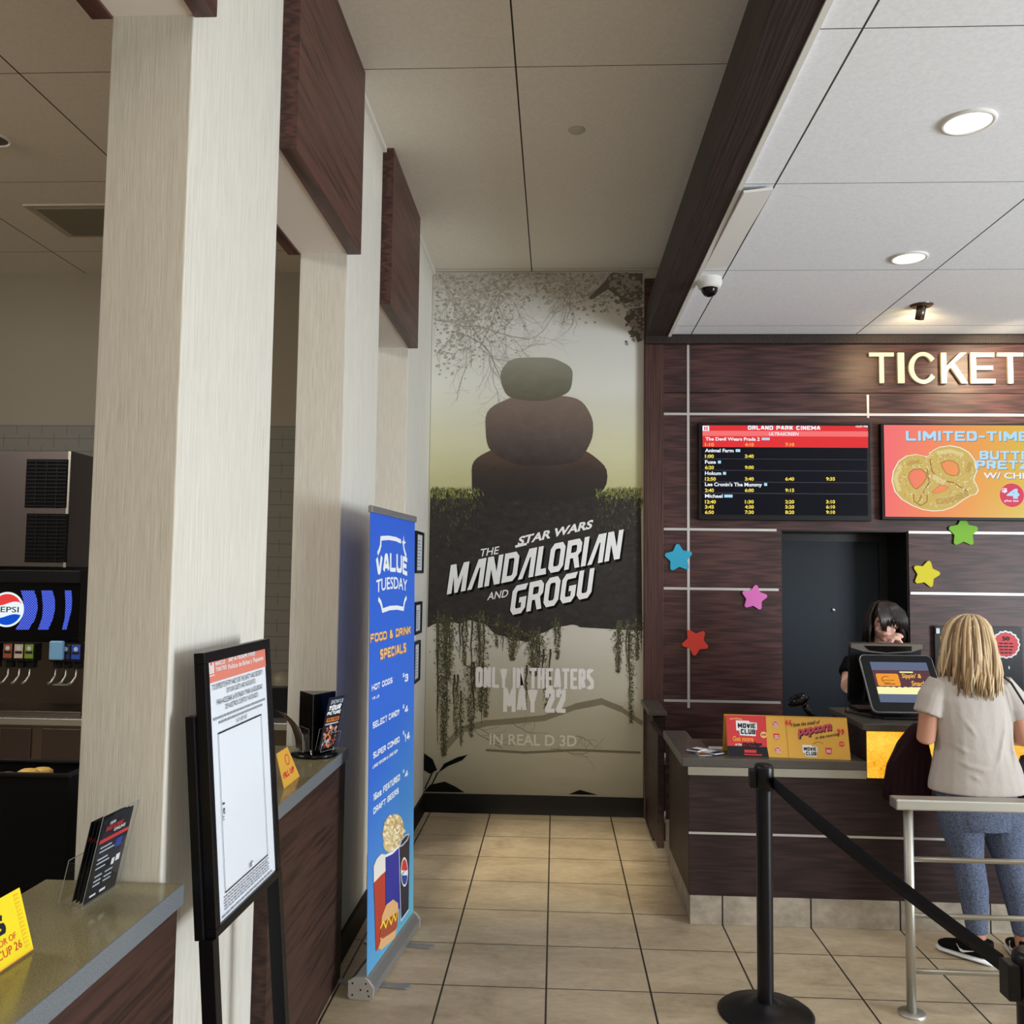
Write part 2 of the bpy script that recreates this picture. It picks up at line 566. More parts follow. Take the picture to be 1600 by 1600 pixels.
        return s.add(vs, fs, m, True)

    def lathe(s, prof, c, m, seg=32, axis='z'):
        c = Vector(c)
        vs, fs = [], []
        for r, h in prof:
            for k in range(seg):
                a = 2 * PI * k / seg
                q = Vector((r * math.cos(a), r * math.sin(a), h)) if axis == 'z' else Vector((r * math.cos(a), h, r * math.sin(a)))
                vs.append(c + q)
        for i in range(len(prof) - 1):
            for k in range(seg):
                k2 = (k + 1) % seg
                q = (i * seg + k, i * seg + k2, (i + 1) * seg + k2, (i + 1) * seg + k)
                fs.append(q if axis == 'z' else q[::-1])
        return s.add(vs, fs, m, True)

    def stack(s, rings, m, seg=24):
        """horizontal ellipses (cx, cy, z, rx, ry)"""
        vs, fs = [], []
        for cx, cy, z, rx, ry in rings:
            for k in range(seg):
                a = 2 * PI * k / seg
                vs.append((cx + rx * math.cos(a), cy + ry * math.sin(a), z))
        for i in range(len(rings) - 1):
            for k in range(seg):
                k2 = (k + 1) % seg
                fs.append((i * seg + k, i * seg + k2, (i + 1) * seg + k2, (i + 1) * seg + k))
        fs.append(tuple(range(seg - 1, -1, -1)))
        fs.append(tuple((len(rings) - 1) * seg + k for k in range(seg)))
        return s.add(vs, fs, m, True)

    def ball(s, c, r, m, seg=16, rings=10, rot=None):
        c = Vector(c)
        r = r if isinstance(r, (tuple, list)) else (r, r, r)
        vs, fs = [], []
        for i in range(rings + 1):
            th = PI * i / rings
            for k in range(seg):
                a = 2 * PI * k / seg
                q = Vector((r[0] * math.sin(th) * math.cos(a), r[1] * math.sin(th) * math.sin(a), -r[2] * math.cos(th)))
                if rot:
                    q = rot @ q
                vs.append(c + q)
        for i in range(rings):
            for k in range(seg):
                k2 = (k + 1) % seg
                fs.append((i * seg + k, i * seg + k2, (i + 1) * seg + k2, (i + 1) * seg + k))
        return s.add(vs, fs, m, True)

    def build(s, name, parent=None, bevel=0):
        me = D.meshes.new(name)
        loc = Vector((0, 0, 0))
        me.from_pydata(s.v, [], s.f)
        for mm in s.mats:
            me.materials.append(mm)
        me.polygons.foreach_set('material_index', s.mi)
        me.polygons.foreach_set('use_smooth', s.sm)
        me.update()
        o = D.objects.new(name, me)
        COL.objects.link(o)
        if parent:
            o.parent = parent
            o.matrix_parent_inverse = Matrix.Translation(-parent.location)
        if bevel:
            b = o.modifiers.new('bevel', 'BEVEL')
            b.width, b.segments, b.limit_method, b.angle_limit = bevel, 2, 'ANGLE', .7
        return o


def tag(o, label, cat, group=None):
    o['label'], o['category'] = label, cat
    if group:
        o['group'] = group
    return o


def thing(name, label, cat, loc=(0, 0, 0), group=None):
    o = D.objects.new(name, None)
    COL.objects.link(o)
    o.location = loc
    o.empty_display_size = .1
    return tag(o, label, cat, group)


def struct(mb, name, bevel=0):
    o = mb.build(name, None, bevel)
    o['kind'] = 'structure'
    return o


def solid(mb, name, parent, voxel=.006, smooth=4):
    """one continuous skin from overlapping shapes"""
    o = mb.build(name, parent)
    r = o.modifiers.new('r', 'REMESH')
    r.mode, r.voxel_size, r.use_smooth_shade = 'VOXEL', voxel, True
    if smooth:
        q = o.modifiers.new('s', 'SMOOTH')
        q.iterations, q.factor = smooth, .5
    dg = bpy.context.evaluated_depsgraph_get()
    me = D.meshes.new_from_object(o.evaluated_get(dg))
    old = o.data
    o.modifiers.clear()
    o.data = me
    D.meshes.remove(old)
    if not me.materials:
        me.materials.append(mb.mats[0])
    return o


def wob(x, k, a=1.0):
    return a * (math.sin(x * k) + .5 * math.sin(x * k * 2.3 + 1.1) + .3 * math.sin(x * k * 4.7 + 2.2))


# ================================================================== SETTING
XC, XB, YW, ZC, YT = -.965, -1.185, 6.746, 4.075, 6.70
ZT = 3.56

struct(MB().box(-6, -4, -.1, 7.5, 7.3, 0, 'floor'), 'floor')
struct(MB().box(-6, YW, 0, .655, 7.0, 4.3, 'wall'), 'wall_back')
struct(MB().box(-6.15, -4, 0, -6, 7.0, 4.3, 'wall'), 'wall_left')
b = MB()
for q in ((-6.15, 0, -1.02, 4.3), (.12, 0, 7.5, 4.3), (-1.02, 0, .12, 2.69), (-1.02, 3.17, .12, 4.3)):
    b.box(q[0], -4.15, q[1], q[2], -4, q[3], 'wall_plain')
struct(b, 'wall_sun_mask')  # unseen wall added to block fill; opening shaped for the sun patch on the floor
struct(MB().box(XB, -4, ZC, 7.5, 7.0, 4.2, 'ceil'), 'ceiling_lobby')
struct(MB().box(-6, -4, ZC, XB, 7.0, 4.2, 'ceil_left'), 'ceiling_drinks')
struct(MB().box(.815, -4, ZT, 7.5, YT - .04, 3.66, 'ceil_tk'), 'ceiling_ticket')
b = MB().box(.64, YW, 3.5, 7.5, 7.0, 4.3, 'wall_plain')
struct(b, 'wall_right_bulkhead')

cols = ((.49, 1.22), (2.23, 2.965), (3.99, 4.738), (5.70, YW))
for a, c in cols:
    struct(MB().box(XB, a, 0, XC, c, ZC, 'column'), 'column', .004)
for (a0, a1), (c0, c1) in zip(cols[:-1], cols[1:]):
    struct(MB().box(XC, a1 - .004, 3.207, -.904, c0 + .004, ZC, 'wood_y'), 'trim_front_header', .003)
    struct(MB().box(-1.243, a1 - .004, 3.207, XB, c0 + .004, ZC, 'wood_y'), 'trim_rear_header', .003)
    struct(MB().box(XB, a1, 3.214, XC, c0, ZC, 'soffit'), 'trim_header_soffit')
# small metal angle where wall meets ceiling
for a, c in cols:
    struct(MB().box(XC, a, 4.05, XC + .022, c, ZC, 'ceil_white'), 'trim_ceiling_angle')

struct(MB().box(XC, YW - .02, 0, .655, YW, .135, 'skirt'), 'baseboard_back', .002)
struct(MB().box(XC, 5.70, 0, XC + .018, YW - .02, .135, 'skirt'), 'baseboard_left', .002)
struct(MB().box(XC, 2.27, 0, XC + .018, 2.925, .12, 'skirt'), 'baseboard_left')
struct(MB().box(XC, 3.99, 0, XC + .018, 4.738, .12, 'skirt'), 'baseboard_left')

# wood-clad ticket wall around the recessed door
b = MB()
b.box(.655, YT, 0, 1.655, 6.9, 4.0, 'wood_x')
b.box(2.572, YT, 0, 7.5, 6.9, 4.0, 'wood_x')
b.box(1.655, YT, 2.105, 2.572, 6.9, 4.0, 'wood_x')
struct(b, 'wall_ticket')
struct(MB().box(.652, YT - .012, 0, .792, YT, 3.49, 'wood_z'), 'trim_corner_post', .002)
struct(MB().box(.66, YT - .05, 3.49, 7.5, YT, 3.552, 'beam'), 'trim_fascia', .002)
struct(MB().box(.662, -4, 3.545, .822, YT, 3.785, 'beam'), 'beam', .002)
struct(MB().box(.822, -4, 3.538, .845, YT - .05, 3.575, 'ceil_white'), 'trim_ceiling_edge')
# one ceiling tile hangs a little askew beside the beam
fr = Fr((.85, 4.08, 3.532), (1, 0, .12), (0, 1.1, .022))
struct(MB().fbox(fr, 0, 0, -.012, .135, 1.1, 0, 'ceil_white'), 'ceiling_loose_tile')
# aluminium reveals
sw = .009
b = MB()
for x0, x1, zz in ((.797, 7.5, 2.965), (.797, 1.62, 2.104), (.797, 1.632, 1.667), (.797, 1.64, .851), (2.572, 7.5, 2.098), (2.578, 7.5, 1.655), (2.58, 7.5, .84)):
    struct(MB().box(x0, YT - .005, zz - sw, x1, YT, zz + sw, 'strip'), 'trim_reveal_horizontal')
struct(MB().box(.968, YT - .006, .80, .986, YT, 3.488, 'strip'), 'trim_reveal_vertical')
struct(MB().box(2.286, YT - .006, 2.94, 2.302, YT, 3.112, 'strip'), 'trim_reveal_vertical')
struct(MB().box(.797, YT - .0015, 3.124, 7.5, YT, 3.129, 'black_matte'), 'trim_panel_joint')

# recessed door
b = MB()
b.box(1.60, 6.9, 0, 1.655, 7.2, 2.2, 'door_dark')
b.box(2.572, 6.9, 0, 2.63, 7.2, 2.2, 'door_dark')
b.box(1.655, 6.9, 2.105, 2.572, 7.2, 2.2, 'door_dark')
b.box(1.656, YT + .012, 0, 1.662, 7.2, 2.103, 'door_dark')
b.box(2.563, YT + .012, 0, 2.571, 7.2, 2.103, 'door_dark')
b.box(1.662, YT + .012, 2.098, 2.563, 7.2, 2.104, 'door_dark')
struct(b, 'door_frame')
b = MB()
b.box(1.662, 7.10, 2.04, 2.563, 7.2, 2.098, 'door_dark')
b.box(2.50, 7.10, 0, 2.563, 7.2, 2.04, 'door_dark')
b.box(1.662, 7.12, .01, 2.50, 7.165, 2.04, 'door')
door = b.build('door_1')
door['kind'] = 'structure'
pp = W('Y', 7.12, 1302, 953)
MB().lathe([(.0, -.012), (.012, -.012), (.017, -.004), (.017, .001)], (pp.x, 7.12, pp.z), 'steel', 18, 'y').build('peephole', door)
pp = W('Y', 7.12, 1370, 985)

# pony wall and swing gate between mural and ticket counter
struct(MB().box(.662, 6.16, 0, .745, YT - .012, .828, 'wood_dark'), 'wall_pony')
g = thing('swing_gate', 'low dark wood swing gate closing the gap beside the ticket counter', 'gate', (.66, 5.62, 0))
MB().box(.632, 5.62, .108, .672, 6.14, .785, 'wood_dark').build('gate_panel', g, .004)
struct(MB().box(.628, 6.11, .828, .75, 6.686, .856, 'laminate'), 'trim_pony_cap', .003)
for zz in (.25, .60):
    MB().tube([(.678, 5.66, zz), (.678, 5.66, zz + .07)], .008, 'steel', 10).build('hinge', g)

# ================================================================== MURAL
mf = Fr((0, YW - .004, 0), (1, 0, 0), (0, 0, 1))
P = mf.uv


def grad_mat(name, axis, lo, hi, stops, noise_amt=.0, nscale=(6, 6, 6)):
    m = mat(name, (1, 1, 1), .55, spec=.3)
    t = NT(m)
    x, y, z = t.xyz()
    v = {'x': x, 'z': z, 'y': y}[axis]
    f = t.math('DIVIDE', t.math('SUBTRACT', v, lo), hi - lo)
    if noise_amt:
        nn = t.noise(t.mapped(nscale), 1, 6, .65, .5)
        f = t.math('ADD', f, t.math('MULTIPLY', t.math('SUBTRACT', nn, .5), noise_amt))
    t.col(t.ramp(f, stops))
    return m


zA, zB = .14, 4.07
zz = lambda py: (P(840, py)[1] - zA) / (zB - zA)
sky = grad_mat('mural_sky', 'z', zA, zB, [
    (zz(1240), S(146, 141, 124)), (zz(1180), S(176, 172, 152)), (zz(1120), S(188, 184, 164)), (zz(1000), S(210, 207, 196)),
    (zz(760), S(200, 196, 148)), (zz(690), S(222, 220, 186)), (zz(600), S(238, 238, 230)), (zz(520), S(228, 228, 224)), (zz(440), S(200, 196, 188))], .05, (1.5, 1, 9))
dark = mat('mural_earth', S(50, 46, 45), .6, spec=.3)
t = NT(dark)
f = t.noise(t.mapped((16, 1, 26)), 1, 6, .75)
t.col(t.ramp(f, [(.35, S(40, 37, 38)), (.6, S(56, 51, 48)), (.8, S(84, 77, 66))]))
shade1 = mat('mural_branch_pale', S(182, 177, 166), .6)
shade2 = mat('mural_branch_mid', S(158, 151, 139), .6)
shade3 = mat('mural_branch_dark', S(104, 96, 86), .6)
grassc = [mat('mural_grass_%d' % i, S(*c), .6) for i, c in enumerate(((92, 98, 44), (126, 130, 62), (64, 66, 34), (160, 158, 92)))]
mossc = [mat('mural_moss_%d' % i, S(*c), .6) for i, c in enumerate(((52, 49, 38), (74, 70, 46), (42, 40, 36), (100, 96, 62)))]
rnd = random.random
b = MB()
A, B = P(676.25, 425), P(1008, 1243)
a0, a1 = -.962, .652
b.rect(mf, a0, .138, a1, 4.07, 0, sky)


def blotch(cx, cy, sx, sy, n, ms, d, lo=2, hi=7, clip=True):
    for i in range(n):
        x, y = random.gauss(cx, sx), random.gauss(cy, sy)
        if y < 427 or x < 679 or x > 1005:
            continue
        r = random.uniform(lo, hi)
        an = rnd() * 6.3
        pts = []
        for k in range(5):
            q = an + k * 2 * PI / 5 + random.uniform(-.3, .3)
            rr = r * random.uniform(.5, 1)
            pts.append(P(min(1006, max(677, x + rr * math.cos(q))), max(426, y + rr * .8 * math.sin(q))))
        b.flat(mf, pts, d + rnd() * .0004, random.choice(ms))


def twig(x, y, an, ln, w, d, ms, depth=3):
    pts = [(x, y)]
    for k in range(6):
        an += random.uniform(-.35, .35)
        x += math.cos(an) * ln / 6
        y += math.sin(an) * ln / 6
        pts.append((min(1005, max(678, x)), max(427, y)))
    b.line(mf, [P(*q) for q in pts], w * .0048, d, ms)
    if depth:
        for q in pts[1:]:
            if rnd() < .75:
                twig(q[0], q[1], an + random.uniform(-1.2, 1.2), ln * .55, w * .55, d, ms, depth - 1)


# hazy foliage and branches across the top
for cx, cy, n in ((700, 440, 120), (740, 460, 120), (720, 500, 110), (780, 445, 110), (860, 440, 130), (905, 455, 130), (950, 440, 150), (985, 450, 160)):
    blotch(cx, cy, 26, 17, n * 2, [shade1, shade1, shade2], .0006, 1.4, 4.5)
for cx, cy, n in ((700, 530, 60), (730, 545, 60), (770, 520, 60), (690, 560, 40)):
    blotch(cx, cy, 22, 16, n, [shade1], .0005, 1, 4)
for q in ((680, 470, .1, 130), (690, 432, .9, 100), (790, 430, 2.3, 120), (680, 500, .35, 150), (715, 520, .2, 120), (800, 432, 1.9, 70), (880, 430, 1.2, 70)):
    twig(*q, 1.3, .0009, shade2, 3)
for cx, cy, n in ((975, 440, 150), (990, 460, 120), (1000, 500, 50), (998, 520, 30)):
    blotch(cx, cy, 11, 11, n, [shade3, shade2], .0012, 3, 7)
b.flat(mf, [P(955, 427), P(1004, 427), P(1004, 468), P(975, 470), P(950, 452), P(925, 468), P(919, 466), P(945, 440)], .0011, shade3)
b.flat(mf, [P(1004, 480), P(985, 482), P(975, 498), P(990, 515), P(996, 535), P(1004, 532)], .0011, shade3)

# three plain stacked boulders on the grass rise
st1 = grad_mat('mural_stone_brown', 'z', P(840, 790)[1], P(840, 680)[1], [(.15, S(46, 42, 42)), (.5, S(66, 55, 50)), (.95, S(116, 92, 76))], .25, (7, 1, 9))
st2 = grad_mat('mural_stone_mauve', 'z', P(840, 735)[1], P(840, 615)[1], [(.1, S(62, 54, 52)), (.5, S(104, 90, 84)), (.95, S(140, 122, 110))], .3, (9, 1, 12))
st3 = grad_mat('mural_stone_grey', 'z', P(840, 640)[1], P(840, 560)[1], [(.05, S(92, 86, 72)), (.5, S(126, 124, 106)), (.95, S(156, 154, 138))], .3, (9, 1, 14))


def boulder(cx, cy, rx, ry, m, d, seed, p=2.6):
    pts = []
    for k in range(48):
        an = 2 * PI * k / 48
        c, s_ = math.cos(an), math.sin(an)
        kx = abs(c) ** (2 / p) * (1 if c > 0 else -1)
        ky = abs(s_) ** (2 / p) * (1 if s_ > 0 else -1)
        w = 1 + .02 * math.sin(3 * an + seed) + .015 * math.sin(7 * an + seed * 2)
        pts.append(P(cx + rx * kx * w, cy + ry * ky * w))
    b.flat(mf, pts, d, m)


boulder(840, 745, 106, 50, st1, .0014, 1)
boulder(843, 672, 84, 56, st2, .0017, 4)
boulder(838, 592, 56, 34, st3, .0020, 2)

# dark earth bank, grass fringe, hanging moss
top = [(672 + i * 7, 765 + wob(i, .9, 1.5) + 18 * math.exp(-((672 + i * 7 - 840) / 95) ** 4)) for i in range(48)]
bot = []
for i in range(80):
    x = 668 + i * 4.25
    y = 975 + wob(x, .05, 4)
    if x > 905:
        y = 980 + (x - 905) * .06
    if 760 < x < 880:
        y += 26 * math.sin((x - 760) / 120 * PI)
    bot.append((x, y))
b.flat(mf, [P(min(1006, max(672.5, x)), y) for x, y in top] + [P(min(1005, max(666.5, x)), y) for x, y in reversed(bot)], .0023, dark)
for i in range(2600):
    x = random.uniform(673, 1004)
    if abs(x - 840) < 84 + 30 * rnd():
        continue
    y = 766 + random.expovariate(1 / 19.0)
    h = random.uniform(3, 8)
    q = random.uniform(-3, 3)
    b.flat(mf, [P(x - .8, y), P(x + .8, y), P(min(1005, max(673, x + q)), y - h)], .0025 + rnd() * .0004, random.choice(grassc if y < 781 else grassc[:1] + grassc[2:3] + mossc[:3]))


def strand(x, y0, y1, w, n):
    for j in range(int(w / 4)):
        xa = x + random.gauss(0, w * .38)
        yb = y0 + (y1 - y0) * random.uniform(.45, .97)
        pts = [(min(1002, max(669, xa + wob(k * .9 + j, 1.3, .9))), y0 - 6 + (yb - y0 + 6) * k / 9) for k in range(10)]
        b.flat(mf, [P(q[0] - 1.5 * (1 - k / 10), q[1]) for k, q in enumerate(pts)] + [P(q[0] + 1.5 * (1 - k / 10) + .2, q[1]) for k, q in reversed(list(enumerate(pts)))], .00245, random.choice(mossc[:3]))
    for i in range(int(n * 1.7)):
        f = rnd()
        y = y0 + (y1 - y0) * f
        ww = w * (1 - f * .75)
        xx = min(1003, max(669, x + random.gauss(0, ww * .45)))
        an = random.uniform(0, 6.3)
        l = random.uniform(2, 5.2)
        e = (l * math.cos(an), abs(l * math.sin(an)))
        b.flat(mf, [P(xx, y), P(xx + 1.5, y - .9), P(min(1005, max(666, xx + e[0])), y + e[1])], .0025 + rnd() * .0004, random.choice(mossc if rnd() < .85 else grassc))


for x, y0, y1, w, n in ((693, 960, 1180, 17, 1150), (700, 965, 1060, 20, 420), (725, 965, 1040, 10, 180), (712, 1060, 1150, 8, 150), (750, 960, 1110, 20, 620), (735, 1040, 1150, 17, 330), (758, 1050, 1120, 12, 200),
                        (720, 1085, 1165, 6, 90), (800, 975, 1030, 18, 330), (835, 985, 1055, 26, 560), (852, 1020, 1110, 9, 120), (870, 970, 1030, 11, 150), (965, 975, 1050, 14, 260), (985, 975, 1130, 12, 380), (995, 965, 1030, 10, 200), (775, 965, 1010, 8, 90), (820, 1045, 1110, 6, 50)):
    strand(x, y0, y1, w, n)
# fallen trunk in the water
wtr = mat('mural_driftwood', S(132, 126, 104), .6)
wtr2 = mat('mural_driftwood_dark', S(108, 102, 84), .6)
trunk = [(692, 1172), (720, 1140), (760, 1130), (810, 1126), (850, 1122), (900, 1104), (940, 1096), (970, 1108), (1003, 1130)]
for (p, q, w) in zip(trunk[:-1], trunk[1:], (10, 10, 9, 9, 9, 10, 9, 7)):
    b.line(mf, [P(*p), P(*q)], w * .0048, .0004, wtr)
for q in ((735, 1135, .7, 60), (745, 1136, .85, 50), (800, 1128, .9, 40), (900, 1150, .3, 30), (860, 1170, -.3, 60)):
    twig(*q, .9, .0005, wtr2, 1)
b.line(mf, [P(760, 1172), P(820, 1176), P(900, 1172), P(1000, 1176)], .018, .0004, wtr2)
# dark leaves in the bottom left corner
b.flat(mf, [P(663, 1177), P(676, 1186), P(683, 1203), P(672, 1209), P(662, 1203)], .0028, 'black_matte')
b.flat(mf, [P(684, 1208), P(694, 1193), P(715, 1183), P(731, 1179), P(722, 1188), P(700, 1197)], .0028, 'black_matte')
b.line(mf, [P(664, 1232), P(676, 1206)], .010, .0028, 'black_matte')
b.line(mf, [P(674, 1228), P(684, 1207)], .010, .0028, 'black_matte')
b.flat(mf, [P(662, 1237), P(672, 1226), P(695, 1221), P(712, 1229), P(726, 1238)], .0028, 'black_matte')
b.flat(mf, [P(888, 1241), P(906, 1234), P(934, 1242)], .0028, 'black_matte')

# title lettering
GL = {
    'M': (1.0, [[(0, 0), (.25, 0), (.25, .58), (.40, 0), (.58, 0), (.75, .58), (.75, 0), (1, 0), (1, 1), (.70, 1), (.5, .46), (.30, 1), (0, 1)]]),
    'A': (.82, [[(0, 0), (.24, 0), (.50, .70), (.56, .70), (.56, 0), (.82, 0), (.82, 1), (.40, 1)]]),
    'N': (.82, [[(0, 0), (.25, 0), (.25, .56), (.52, 0), (.82, 0), (.82, 1), (.57, 1), (.57, .44), (.30, 1), (0, 1)]]),
    'D': (.80, [[(0, 0), (.25, 0), (.25, 1), (0, 1)], [(.2, 0), (.6, 0), (.8, .18), (.8, .82), (.6, 1), (.2, 1), (.2, .80), (.5, .80), (.55, .74), (.55, .26), (.5, .20), (.2, .20)]]),
    'L': (.58, [[(0, 0), (.60, 0), (.54, .21), (.26, .21), (.26, 1), (0, 1)]]),
    'O': (.80, [[(.4, 0), (.62, 0), (.8, .18), (.8, .82), (.62, 1), (.4, 1), (.4, .80), (.5, .80), (.55, .74), (.55, .26), (.5, .20), (.4, .20)], [(.4, 0), (.4, .20), (.3, .20), (.25, .26), (.25, .74), (.3, .80), (.4, .80), (.4, 1), (.18, 1), (0, .82), (0, .18), (.18, 0)]]),
    'R': (.80, [[(0, 0), (.25, 0), (.25, 1), (0, 1)], [(.2, 1), (.62, 1), (.8, .84), (.8, .55), (.66, .43), (.82, 0), (.56, 0), (.40, .36), (.2, .36), (.2, .55), (.5, .55), (.54, .60), (.54, .75), (.5, .80), (.2, .80)]]),
    'I': (.26, [[(0, 0), (.26, 0), (.26, 1), (0, 1)]]),
    'G': (.80, [[(.8, 1), (.18, 1), (0, .82), (0, .18), (.18, 0), (.62, 0), (.8, .18), (.8, .56), (.42, .56), (.42, .38), (.55, .38), (.55, .20), (.3, .20), (.25, .26), (.25, .74), (.3, .80), (.72, .80)]]),
    'U': (.80, [[(0, 1), (0, .18), (.18, 0), (.62, 0), (.8, .18), (.8, 1), (.55, 1), (.55, .26), (.5, .20), (.3, .20), (.25, .26), (.25, 1)]]),
}
logo = mat('mural_logo_white', S(250, 250, 252), .5)
logo2 = mat('mural_caption_pale', S(222, 220, 208), .5)


def block(word, o, u, v, gap=.09):
    tot = sum(GL[c][0] for c in word) + gap * (len(word) - 1)
    for dd, mm, ox, oy in ((.0030, 'black_matte', 3.0, 3.5), (.0029, 'black_matte', -1.6, .8), (.0034, logo, 0, 0)):
        x = 0
        for c in word:
            w, polys = GL[c]
            for pl in polys:
                b.flat(mf, [P(o[0] + ox + u[0] * (x + q[0]) / tot + v[0] * q[1], o[1] + oy + u[1] * (x + q[0]) / tot + v[1] * q[1]) for q in pl], dd, mm)
            x += w + gap


block('MANDALORIAN', (698, 929), (270, -56), (6.5, -46))
block('GROGU', (796, 962), (127, -29), (6, -46))
b.textaff(mf, 'STAR WARS', (808, 853), (116, -27), (4, -14.5), .0034, logo, .035)
b.line(mf, [P(806, 854), P(822, 850)], .018, .0034, logo)
b.textaff(mf, 'THE', (749, 870), (29, -4.5), (2.5, -12), .0034, logo, .012)
b.textaff(mf, 'AND', (761, 938), (32, -5.5), (2.5, -12), .0034, logo, .012)
b.blockp(mf, 'ONLY IN THEATERS', (743, 1074), (928, 1045), .0034, logo, .44, .12)
b.blockp(mf, 'MAY 22', (786, 1112), (884, 1075.5), .0034, logo, .42, .12)
b.textp(mf, 'IN REAL D 3D', (765, 1163.5), (901, 1149), .0034, logo2, .012)
tag(b.build('wall_mural'), 'tall misty swamp movie mural with white title lettering, on the end wall', 'poster')

# ================================================================== CEILING FITTINGS
white_light = emis('downlight_lens', 255, 250, 240, 6)


def downlight(px, py, r, label, grp=None, z=ZT, on=True):
    p = W('Z', z, px, py)
    t_ = thing('downlight', label, 'ceiling light', (p.x, p.y, z), grp)
    MB().lathe([(r * .80, -.004), (r * .84, -.011), (r * .97, -.010), (r, 0)], p, 'ceil_white', 36).build('trim_ring', t_)
    MB().lathe([(0, -.005), (r * .82, -.005)], p, white_light if on else 'steel_dark', 36).build('lens', t_)
    if on:
        s_ = spot('downlight_beam', (p.x, p.y, z - .03), (p.x, p.y, 0), 26, (1, .93, .82), 2.3, .6, .07)
    return t_


downlight(1513, 189.5, .104, 'lit round downlight in the white ceiling, the nearer and larger one')
downlight(1420.5, 402, .102, 'lit round downlight in the white ceiling, the smaller one further back')
downlight(-9, 217, .085, 'unlit round downlight cut by the left edge over the drinks area', z=ZC, on=False)
p = W('Z', ZC, 901, 203)
tag(MB().lathe([(0, -.007), (.040, -.007), (.044, -.004), (.044, 0)], p, mat('sprinkler_plate', S(186, 180, 170), .5), 30).build('sprinkler_cover'), 'small round white cover plate on the warm lobby ceiling', 'sprinkler cover')

t_ = thing('ceiling_vent', 'square ceiling vent above the drinks area, left of the first column', 'vent', (-3.05, 5.7, ZC))
b = MB()
b.box(-3.42, 5.43, ZC - .012, -2.80, 5.97, ZC, mat('vent_frame', S(176, 166, 148), .7))
b.build('vent_frame', t_, .004)
MB().box(-3.36, 5.47, ZC - .018, -2.86, 5.93, ZC - .011, mat('vent_face', S(128, 122, 106), .8)).build('vent_face', t_, .003)

t_ = thing('dome_camera', 'white dome security camera hanging under the white ticket ceiling', 'camera', (.917, 5.40, ZT))
MB().lathe([(.074, 0), (.076, -.03), (.066, -.058), (.05, -.062)], (.917, 5.40, ZT), M['ceil_white'], 32).build('housing', t_)
MB().lathe([(.05, -.060), (.048, -.080), (.034, -.101), (.014, -.110), (0, -.111)], (.917, 5.40, ZT), M['black_gloss'], 28).build('lens_dome', t_)

t_ = thing('spotlight', 'small metal spotlight on the white ceiling aimed at the wall letters', 'spotlight', (2.395, 5.944, ZT))
MB().lathe([(0, -.012), (.060, -.012), (.072, -.003), (.072, 0)], (2.395, 5.944, ZT), 'steel_dark', 28).build('ceiling_plate', t_)
MB().tube([(2.395, 5.944, ZT - .008), (2.395, 5.985, ZT - .085)], .029, 'steel_dark', 20).build('spot_head', t_)
spot('letter_spot', (2.41, 6.0, ZT - .10), (2.62, 6.70, 3.25), 20, (1, .74, .38), 2.0, .9)
spot('letter_spot_right', (3.22, 5.98, ZT - .10), (3.22, 6.70, 3.14), 85, (1, .80, .52), 1.5, 1.0)
spot('letter_spot_glow', (2.41, 5.97, ZT - .13), (2.41, 6.25, ZT), 2.2, (1, .78, .35), 2.4, 1.0)

# ================================================================== TICKET WALL: letters, screens, cut-outs
lf = Fr((0, YT - .001, 0), (1, 0, 0), (0, 0, 1))
cream = mat('letter_cream', S(232, 224, 194), .4, spec=.25)
sg = thing('sign_letters', 'cream raised capital letters spelling TICKET high on the wood wall', 'sign', (2.3, YT, 3.2))
LT = {
    'T': [[(0, .875), (0, 1), (1, 1), (1, .875), (.595, .875), (.595, 0), (.405, 0), (.405, .875)]],
    'I': [[(0, 0), (1, 0), (1, 1), (0, 1)]],
    'K': [[(0, 0), (.20, 0), (.20, .36), (.36, .52), (.76, 0), (1.0, 0), (.50, .66), (.98, 1.0), (.72, 1.0), (.20, .56), (.20, 1), (0, 1)]],
    'E': [[(0, 0), (1, 0), (1, .14), (.22, .14), (.22, .44), (.92, .44), (.92, .57), (.22, .57), (.22, .86), (.98, .86), (.98, 1), (0, 1)]],
}
cpoly = [(.5 + .5 * math.cos(a), .5 + .52 * math.sin(a)) for a in [.62 + k * (2 * PI - 1.24) / 26 for k in range(27)]]
cpoly += [(.5 + .325 * math.cos(a), .5 + .395 * math.sin(a)) for a in [.52 + k * (2 * PI - 1.04) / 26 for k in range(26, -1, -1)]]
LT['C'] = [cpoly]
sc_ = lambda x, y: (1340 + x * .18745, 380 + y * .1875)
for ch, x0, x1 in (('T', 88, 290), ('I', 326, 376), ('C', 418, 650), ('K', 688, 900), ('E', 932, 1128), ('T', 1155, 1365)):
    u0, v0 = lf.uv(*sc_(x0, 1168))
    u1, v1 = lf.uv(*sc_(x1, 918))
    v0, v1 = 3.196, 3.424
    b = MB()
    for pl in LT[ch]:
        b.prism(lf, [(u0 + (u1 - u0) * q[0], v0 + (v1 - v0) * q[1]) for q in pl], .004, .028, cream)
    b.build('letter', sg)

# screens -----------------------------------------------------------
sf = Fr((0, YT - .062, 0), (1, 0, 0), (0, 0, 1))


def tv(px0, px1, py0, py1, label):
    a, c = W('Y', YT - .06, px0, py1), W('Y', YT - .06, px1, py0)
    t_ = thing('wall_screen', label, 'screen', ((a.x + c.x) / 2, YT - .04, a.z))
    MB().box(a.x, YT - .055, a.z, c.x, YT - .002, c.z, 'black').build('screen_body', t_, .004)
    return t_, a, c


